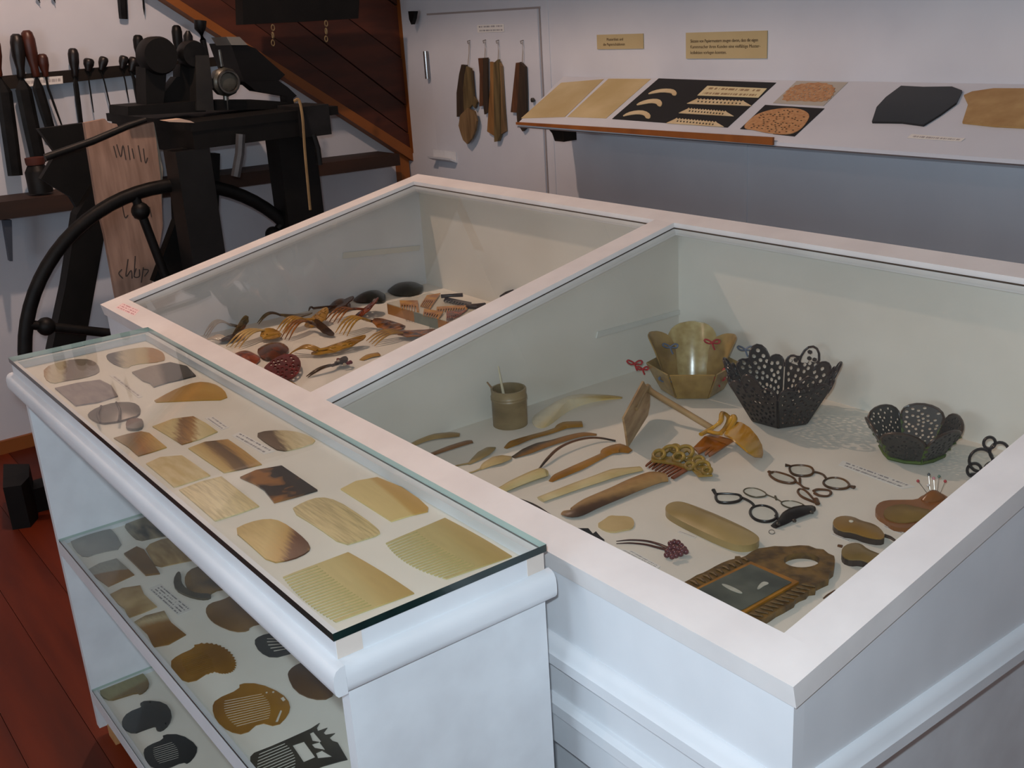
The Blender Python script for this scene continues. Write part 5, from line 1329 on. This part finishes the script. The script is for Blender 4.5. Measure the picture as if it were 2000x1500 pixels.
for k, am, wd, hh in ((0, math.pi, 1.0, 1.0), (1, math.pi-1.08, .74, .88), (2, math.pi+1.08, .74, .94)):
    a = toc+am
    rr_ = (rb+rt)/2*.98
    base = rp(rb*.86, hb*.15, a); top = rp(rt*.95, 112*sc*hh, a)
    tang = np.array([-math.sin(a), math.cos(a), 0]); rad = np.array([math.cos(a), math.sin(a), 0])
    ys = [0, .15, .3, .45, .6, .72, .82, .9, .95, .98, 1.0]; wy = [.6, .7, .8, .9, 1.0, 1.03, 1.0, .88, .7, .5, .12]
    nx = 11; mbp = MB(); vs = []
    for lay in (0, .003):
        for y_, w2 in zip(ys, wy):
            for i in range(nx):
                x = -1+2*i/(nx-1)
                vs.append(base+(top-base)*y_+tang*x*w2*46*sc*wd-rad*(16*sc*(x*w2)**2+lay)+rad*10*sc*y_*y_)
    ny = len(ys); o_ = nx*ny; fs = []
    for j in range(ny-1):
        for i in range(nx-1):
            q = j*nx+i
            fs.append((q, q+1, q+nx+1, q+nx)); fs.append((o_+q, o_+q+nx, o_+q+nx+1, o_+q+1))
    edge = [i for i in range(nx)]+[j*nx+nx-1 for j in range(1, ny)]+[(ny-1)*nx+i for i in range(nx-2, -1, -1)]+[j*nx for j in range(ny-2, 0, -1)]
    for i in range(len(edge)):
        e0_, e1_ = edge[i], edge[(i+1) % len(edge)]
        fs.append((e1_, e0_, o_+e0_, o_+e1_))
    mbp.add(vs, fs)
    build('petal', mbp, PET if k == 0 else PET2, t, smooth=50)
RED = M('red_ribbon', (176, 36, 36), (150, 26, 30), scale=20, rough=.6)
BLU = M('blue_ribbon', (104, 118, 140), (80, 92, 112), scale=20, rough=.6)
def bow(uv, mat, dist=None, size=.013):
    d = ray(*uv); base = np.array([c0[0], c0[1], CZ+.05])
    c = EYE+d*((dist or np.linalg.norm(base-EYE))/np.linalg.norm(d))
    o = MB()
    s = size
    P = [c+RT*x*s+UP*y*s for x, y in ((0, 0), (.7, .5), (1.25, .45), (1.1, -.1), (.1, -.05), (-.6, -.1), (-1.2, .25), (-1.1, .6), (-.5, .4), (0, 0), (.3, -.8), (.5, -1.2))]
    o.tube(spline(P, 3), .0028, 6, flat=.6)
    build('bow', o, mat, t, smooth=60)
D0 = np.linalg.norm(c0-EYE)
for (a, b), m, dd in (((330, 460), RED, 0), ((1115, 530), RED, -.04), ((1000, 590), RED, -.05), ((960, 290), RED, .02), ((620, 325), BLU, .02), ((1230, 345), BLU, .02), ((590, 600), BLU, -.05), ((720, 625), BLU, -.06)):
    bow(zF([(a, b)])[0], m, D0+dd)
bow(zF([(395, 505)])[0], RED, D0-.02, .010)

# rake-like card and rod
b0 = PZ(1225, 872, CZ); 
q = [PZ(1225, 872, CZ)]
vd = np.array([ray(1240, 800)[0], ray(1240, 800)[1], 0]); vd /= np.linalg.norm(vd)
foot = PZ(1225, 873, CZ)
def on_plane(u, v, p0, n):
    d = ray(u, v); return EYE+d*(((p0-EYE)@n)/(d@n))
ca, cb_ = PZ(1224, 873, CZ), PZ(1268, 812, CZ)
dirn = (cb_-ca)/np.linalg.norm(cb_-ca); pn = np.cross(dirn, (0, 0, 1)); pn /= np.linalg.norm(pn)
BON = M('grained_bone', (190, 162, 122), (158, 126, 90), scale=16, rough=.45, stretch=(1, 1, 4))
t = thing('horn_ladle', foot, 'flat tan horn scoop standing on edge with long rod handle', 'scoop')
P0 = [on_plane(u, v, ca, pn) for u, v in zF([(228,900),(390,600),(410,640),(445,660),(440,800),(425,880),(265,1138),(245,1000)])]
build('scoop_plate', MB().prism([P0], pn*.004), BON, t)
h0 = on_plane(*zF([(345,830)])[0], ca+pn*.006*(1 if pn@(EYE-ca) > 0 else -1), pn); h1 = on_plane(*zF([(430,665)])[0], ca, pn)
e0 = PZ(*zF([(960,985)])[0], CZ+.012)
build('rod_handle', MB().tube(spline([h0, h1+np.array([0, 0, .003]), h1+(e0-h1)*.08, h1+(e0-h1)*.5, e0], 5), [.004]*4+[.0065]*17, 8), M('rod_bone', (176, 146, 104), (150, 120, 80), scale=16, rough=.4), t, smooth=50)
# gold cuff comb and gold ring comb
GOLD = M('amber_gold', (206, 158, 52), (176, 122, 30), scale=14, rough=.18, coat=.4)
AMB = M('amber_deep', (158, 92, 22), (128, 68, 16), scale=14, rough=.2, coat=.3)
t = thing('cuff_comb', PZ(*zF([(1050, 1050)])[0], CZ), 'golden amber hair comb with a broad curved cuff band', 'hair comb')
P0 = zF([(810,1140),(900,1050),(960,1030),(1140,1080),(1085,1115),(940,1210),(930,1195),(990,1140),(905,1200),(900,1185),(950,1135),(850,1190),(840,1170)])
build('teeth_plate', MB().prism([[PZ(u, v, CZ+.012+.008*(i in (1, 2, 3))) for i, (u, v) in enumerate(P0)]], (0, 0, -.003)), AMB, t)
mbk = MB(); L1, L2 = zF([(1060,1030),(1120,1060),(1180,1110),(1250,1170),(1310,1205),(1370,1210)]), zF([(1130,930),(1200,935),(1270,980),(1330,1050),(1368,1120),(1378,1180)])
zs = [.03, .038, .040, .034, .018, .004]
vs = [PZ(u, v, CZ+h) for (u, v), h in zip(L1, zs)]+[PZ(u, v, CZ+h+.004) for (u, v), h in zip(L2, zs)]
vs2 = [q-np.array([0, 0, .004]) for q in vs]
n_ = 6
fs = [(i, i+1, n_+i+1, n_+i) for i in range(n_-1)]+[(2*n_+n_+i, 3*n_+i+1, 2*n_+i+1, 2*n_+i) for i in range(n_-1)]
fs += [(i, 2*n_+i, 2*n_+i+1, i+1) for i in range(n_-1)]+[(n_+i, n_+i+1, 3*n_+i+1, 3*n_+i) for i in range(n_-1)]+[(0, n_, 3*n_, 2*n_), (n_-1, 2*n_+n_-1, 3*n_+n_-1, n_+n_-1)]
mbk.add(vs+vs2, fs); build('cuff_band', mbk, GOLD, t, smooth=60)
for P in ([(870,1035),(960,985),(1030,930),(1045,860),(1100,910),(1035,1020),(930,1010)], [(1030,1030),(1090,960),(1130,885),(1145,920),(1090,1010)]):
    q = [PZ(u, v, CZ+.03+.012*(i in (2, 3))) for i, (u, v) in enumerate(zF(P))]
    build('scroll', MB().tube(spline(q, 4), .005, 8, flat=.7), GOLD, t, smooth=60)
t = thing('scroll_comb', PZ(*zF([(680, 1260)])[0], CZ), 'gilt scrollwork hair comb with row of red-brown teeth', 'hair comb')
P0 = comb_outline(zF([(415,1285)])[0], zF([(650,1390)])[0], zF([(500,1215)])[0], zF([(800,1300)])[0], 9, .72, .45)
build('teeth', MB().prism([[PZ(u, v, CZ+.006) for u, v in P0]], (0, 0, -.003)), M('teeth_red', (140, 74, 36), (112, 56, 28), scale=14, rough=.25), t)
OG = M('olive_gilt', (170, 138, 58), (128, 102, 46), scale=24, rough=.2, coat=.3)
for (a, b, r) in ((620,1180,.020), (740,1180,.020), (530,1200,.014), (690,1220,.013), (880,1300,.017), (850,1250,.013), (780,1290,.010), (660,1150,.011), (920,1330,.010)):
    q = PZ(*zF([(a, b)])[0], CZ+.014)
    build('scroll', MB().ring(q, r*.75, .0036, (.2, -.5, 1), N=22, n=7), OG, t, smooth=60)
P0 = zF([(465,1250),(470,1190),(560,1150),(620,1125),(760,1130),(820,1180),(860,1210),(965,1365),(850,1372),(800,1320),(650,1270)])
flat('crest_plate', P0, CZ+.006, .003, OG, parent=t, holes=[zF([(560,1200),(620,1160),(660,1200),(600,1225)]), zF([(700,1200),(760,1165),(790,1200),(740,1225)]), zF([(690,1255),(730,1240),(760,1262),(720,1275)])])
# thin pale strip on the divider wall
P4 = [PX(u, v, -1.7555) for u, v in ((1163, 660), (1330, 612), (1332, 603), (1166, 648))]
build('partition_strip', MB().prism([P4], (.004, 0, 0)), M('strip_grey', (212, 212, 205), rough=.15), label='thin pale grey strip on the partition inside the case', cat='strip')

# =================================================================== CASE, FAR COMPARTMENT: HAIR ORNAMENTS
GF = 'hair ornaments in the far half of the case'
TOR = M('tortoise', (164, 100, 34), (66, 36, 18), scale=34, rough=.2, spec=.35, detail=2)
TORD = M('tortoise_dark', (70, 50, 28), (34, 26, 18), scale=30, rough=.22, spec=.35, detail=2)
TORR = M('tortoise_red', (152, 64, 14), (72, 27, 9), scale=34, rough=.2, spec=.35, detail=2)
HONEY = M('honey_horn', (188, 142, 54), (140, 98, 34), scale=24, rough=.2, spec=.35)
PALEH = M('pale_prong', (206, 176, 112), (176, 140, 74), scale=24, rough=.22)
RUBY = M('ruby_shell', (112, 22, 22), (70, 14, 16), scale=40, rough=.2, spec=.35)
CLEAR = M('clear_horn', (186, 172, 150), (140, 120, 100), scale=24, rough=.15)
OLIV = M('olive_shell', (112, 92, 46), (66, 52, 28), scale=30, rough=.22, spec=.35, detail=2)
def fork(label, tips, neck, head, n, spread, arch, pm, hm, size, tilt=.2, holes=0, hz=.012, cat='hair fork', seed=1, shape=None):
    """prongs from tips to neck arching over the floor, an ornamental head plate beyond"""
    T, K, Hd = PZ(*tips, CZ), PZ(*neck, CZ+hz), PZ(*head, CZ+hz)
    d = K-T; d[2] = 0; L = np.linalg.norm(d); d /= L
    p = np.array([-d[1], d[0], 0])
    t = thing('hair_fork', T, label, cat, GF)
    for k in range(n):
        o = (k-(n-1)/2)*spread*1.5
        P, R2 = [], []
        for i in range(11):
            x = i/10
            q = T+(K-T)*x
            q = np.array([q[0], q[1], CZ+.002+hz*x+arch*math.sin(math.pi*min(1, x*.92+.02))])+p*o*(1-.45*x)
            P.append(q); R2.append(.0011+.0026*min(1, x*3))
        build('prong', MB().tube(P, R2, 6, flat=.8), pm, t, smooth=60)
    a, b = size[0]*1.25, size[1]*1.4
    e1 = (Hd-K); e1[2] = 0; e1 /= (np.linalg.norm(e1)+1e-9)
    e1 = e1*math.cos(tilt)+np.array([0, 0, math.sin(tilt)])
    e2 = np.cross(np.array([0, 0, 1.]), e1); e2 /= np.linalg.norm(e2)
    nn = np.cross(e1, e2)
    prof = shape or [(1.0*math.cos(x*math.pi/10), math.sin(x*math.pi/10)*(1+.06*(-1)**x)) for x in range(20)]
    hl = holes_in(prof, holes, .10, seed, sq=1.0, margin=.9) if holes else []
    f = lambda q: Hd+e1*q[0]*a+e2*q[1]*b+nn*(.006*(1-q[1]**2))
    build('head', MB().prism([[f(q) for q in prof]]+[[f(q) for q in h] for h in hl], nn*.003), hm, t, smooth=30)
    nk = MB().tube([K+np.array([0, 0, arch*.3]), (K+Hd)/2+np.array([0, 0, arch*.2]), Hd], [.006, .006, .005], 8, flat=.6)
    build('neck', nk, hm, t, smooth=50)
    return t
# pixel frame of the enlarged view of this half
q1 = lambda x, y: (390+x/6.667, 600+y/6.667)
q2 = lambda x, y: (600+x/5.263, 540+y/5.263)
fork('hair fork with clear prongs and upright dark shell fan, farthest corner', q1(80,400), q1(400,265), q1(540,270), 3, .010, .03, CLEAR, OLIV, (.032, .022), .9, 8, .014, seed=2)
fork('hair comb of smoky grey shell lying lowest beside the case front', q1(85,450), q1(300,430), q1(430,400), 4, .010, .01, CLEAR, TORD, (.034, .016), .1, 6, .008, 'hair comb', seed=3)
fork('pale yellow four-pronged hair fork in front of the smoky one', q1(430,540), q1(850,330), q1(930,370), 4, .011, .022, PALEH, HONEY, (.024, .02), -.25, 3, .012, seed=4)
fork('slender hair fork with two thin prongs and narrow olive head', q1(760,230), q1(1050,125), q1(1280,120), 2, .010, .02, OLIV, OLIV, (.036, .012), .05, 0, .012, seed=5)
fork('hair fork with round honey fan head and golden prongs', q1(1060,340), q1(1380,190), q1(1540,160), 4, .011, .024, HONEY, HONEY, (.034, .028), .55, 10, .014, seed=6)
fork('dark arched hair fork reaching over to a pointed end in front of the honey fan', q1(1110,440), q1(1440,235), q1(1620,290), 3, .010, .028, TOR, TORD, (.036, .010), -.35, 0, .016, seed=7)
fork('brown shell hair pin with thin stem pointing to the corner', q1(1420,62), q2(60,335), q2(330,300), 1, .01, .008, TORD, TORD, (.04, .022), .3, 0, .014, 'hair pin', seed=8)
fork('tortoiseshell hair fork with round pierced red-brown head', q2(250,480), q2(470,350), q2(620,340), 4, .012, .018, TOR, TORR, (.038, .03), .6, 9, .016, seed=9)
fork('large arched tortoiseshell fork with looped end', q2(350,610), q2(620,480), q2(840,510), 4, .012, .03, HONEY, TOR, (.042, .022), -.15, 5, .014, seed=10)
fork('amber four-pronged fork partly under the middle frame bar', q2(650,700), q2(960,590), q2(1120,590), 4, .013, .016, HONEY, TOR, (.044, .02), .05, 0, .012, seed=11)
fork('long flat gilded comb with pierced rounded end in the foreground row', q1(1190,620), q1(1540,580), q1(1820,520), 3, .010, .016, HONEY, HONEY, (.062, .020), .12, 12, .012, 'hair comb', seed=12)
t = fork('dark hair pin with two prongs and a red beaded cluster', q1(1400,920), q1(1720,770), q1(1850,720), 2, .006, .006, TORD, TORD, (.014, .012), .2, 0, .012, 'hair pin', seed=13)
rr = random.Random(9)
for k in range(16):
    a, b = rr.uniform(1780, 1990), 0
    q = PZ(*q1(a, 690+(a-1780)*.28+rr.uniform(-30, 30)), CZ+.008+rr.random()*.01); r = .0042
    build('bead', MB().lathe(q-np.array([0, 0, r]), [(r*math.sin(math.pi*i/6)+.0002, r-r*math.cos(math.pi*i/6)) for i in range(7)], n=8), RUBY if k % 3 else CLEAR, t, smooth=60)
def barrette(label, pts, mat, dome=.012, rnd_=1, cat='barrette', name='barrette'):
    return domed(name, pts, CZ+.002, .004, mat, dome, label=label, cat=cat, group=GF, rnd_=rnd_)
barrette('red-brown tortoiseshell barrette against the front frame bar', [q1(*p) for p in ((420,630),(490,580),(600,560),(700,590),(790,650),(780,690),(690,760),(620,720),(520,680))], TORR)
barrette('dark tortoiseshell barrette with mottled red centre, behind the red-brown one', [q1(*p) for p in ((735,560),(830,490),(960,450),(1080,460),(1165,530),(1150,580),(1040,640),(900,690),(800,660))], M('tort_mid', (104, 48, 18), (48, 28, 16), scale=34, rough=.2, spec=.35, detail=2))
o = chaikin([q1(*p) for p in ((820,800),(900,720),(1030,630),(1180,600),(1280,640),(1325,730),(1300,830),(1230,900),(1120,950),(1010,930),(900,880))], 1)
P = [PZ(u, v, CZ+.022-.012*((v-690)/60)) for u, v in o]
H = [[PZ(u, v, CZ+.022-.012*((v-690)/60)) for u, v in h] for h in holes_in(o, 26, 3.1, 21, sq=.8, margin=.92)]
build('pierced_brooch', MB().prism([P]+H, (0, 0, -.004)), RUBY, label='round ruby red pierced shell brooch at the front', cat='brooch', group=GF)
stick('amber_slip', [q2(560,865), q2(640,830), q2(740,810)], [5,9,9], HONEY, 'short amber slip half under the middle frame bar', 'slip', grp=GF)
stick('amber_tip', [q1(1080,960), q1(1150,985), q1(1230,1040)], [4,6,6], HONEY, 'thin amber tip showing above the front frame bar', 'slip', grp=GF)
barrette('black-green smooth comb back lying farthest into the corner', [q2(*p) for p in ((805,130),(900,90),(1050,72),(1190,78),(1192,140),(1130,190),(980,195),(880,185))], M('dark_green_shell', (34, 36, 24), (20, 22, 16), scale=20, rough=.2, spec=.35), .022, name='curved_comb', cat='comb')
barrette('black-green comb back next in line, behind the pierced red-brown fork', [q2(*p) for p in ((460,235),(560,190),(700,160),(800,165),(808,240),(760,265),(640,262),(520,262))], MATS['dark_green_shell'], .022, name='curved_comb', cat='comb')
barrette('mottled brown and olive comb back, smallest of the three', [q2(*p) for p in ((212,310),(280,262),(380,245),(445,265),(442,330),(380,345),(280,345))], M('mottled_shell', (92, 60, 26), (40, 36, 22), scale=26, rough=.2, spec=.35, detail=2), .02, name='curved_comb', cat='comb')
# glass topped tray with amber combs
tr = thing('comb_box', PZ(*q2(1050, 420), CZ), 'flat open glass-topped box with wood and grey-green front', 'box')
fa, fb, fc = PZ(*q2(830,385), CZ), PZ(*q2(1095,472), CZ), PZ(*q2(1330,540), CZ)
ux = (fc-fa)/np.linalg.norm(fc-fa); uy = np.array([-ux[1], ux[0], 0]); uy = uy if uy[1] > 0 else -uy
Lb, Wb, Hb = .40, .15, .03
def tb(a0, a1, b0, b1, z0, z1, name, mat):
    P = [fa+ux*a+uy*b for a, b in ((a0, b0), (a1, b0), (a1, b1), (a0, b1))]
    return build(name, MB().hexa([p+np.array([0, 0, z0]) for p in P]+[p+np.array([0, 0, z1]) for p in P]), mat, tr)
l1 = np.linalg.norm(fb-fa); l2 = l1+.115
boxw = M('box_wood', (176, 122, 62), (150, 98, 46), scale=10, rough=.5)
tb(0, l1, 0, .008, 0, Hb, 'box_front', boxw); tb(l1, l2, 0, .008, 0, Hb, 'box_inlay', M('inlay_green', (120, 128, 116), rough=.4)); tb(l2, Lb*.92, 0, .008, 0, Hb, 'box_front', boxw)
tb(0, .006, .008, Wb, 0, Hb, 'box_side', boxw); tb(0, Lb*.92, .008, Wb, 0, .004, 'box_bottom', LINING)
tb(0, Lb*.92, 0, Wb, Hb+.0004, Hb+.003, 'box_lid', M('milk_glass', (206, 198, 178), rough=.1, spec=.6))
ZT = CZ+Hb+.0034
AMC = M('amber_comb', (204, 142, 20), (154, 92, 8), scale=26, rough=.2, spec=.35)
DKC = M('dark_comb', (58, 36, 20), (34, 22, 15), scale=26, rough=.2, spec=.35)
def smallcomb(label, pts, n, mat, tilt=0.0):
    """teeth along the first edge, spine along the second"""
    T1, T2, S1, S2 = [q2(*p) for p in pts]
    o = comb_outline(T1, T2, S1, S2, n, .5, .45)
    vm = max(p[1] for p in o)
    build('side_comb', MB().prism([[PZ(u, v, ZT+.004+tilt*(vm-v)/30) for u, v in o]], (0, 0, -.003)), mat, label=label, cat='comb', group='small combs on the flat box')
smallcomb('amber side comb with open teeth at the near end of the box', ((960,330),(1150,360),(950,245),(1135,245)), 7, AMC)
smallcomb('amber side comb tilted in the middle of the box', ((1190,400),(1350,430),(1200,330),(1400,360)), 7, AMC, .004)
smallcomb('amber side comb with dark ends at the back of the box', ((1160,300),(1260,330),(1230,190),(1370,170)), 6, AMC)
smallcomb('long amber side comb under the dark ones', ((1330,360),(1640,340),(1330,310),(1660,290)), 12, AMC)
smallcomb('dark brown side comb with wide pierced teeth', ((1400,250),(1650,310),(1420,210),(1690,265)), 9, DKC, .006)
smallcomb('dark amber comb cut off by the middle frame bar', ((1430,470),(1560,400),(1430,360),(1640,340)), 8, TORR)
P = [PZ(*q2(a, b), ZT+.012) for a, b in ((1375,205),(1480,195),(1600,190))]
build('dark_pin', MB().tube(P, [.006, .005, .006], 8), DKC, label='short dark brown rod lying on top of the small combs', cat='pin', group='small combs on the flat box', smooth=50)
P = [PZ(*q2(a, b), ZT+.006) for a, b in ((1640,305),(1740,310),(1830,290))]
build('dark_pin', MB().tube(P, [.006, .009, .006], 8), DKC, label='dark brown rod poking out beside the middle frame bar', cat='pin', group='small combs on the flat box', smooth=50)
p0, p1, p2 = PY(978, 577, 1.766), PY(990, 569, 1.766), PY(1003, 565, 1.766)
build('brown_scrap', MB().prism([[(p0[0], 1.766, CZ+.0005), (p2[0], 1.766, CZ+.0005), p2, p1, p0]], (0, -.004, 0)), DKC, label='tiny brown scrap leaning on the back board beyond the box', cat='scrap', group=GF)
P4 = [PX(u, v, bx0+.0208) for u, v in ((668, 505), (818, 489), (820, 479), (670, 493))]
build('clear_strip', MB().prism([P4], (.003, 0, 0)), MATS['strip_grey'], label='thin clear acrylic strip fixed inside the far end of the case', cat='strip')
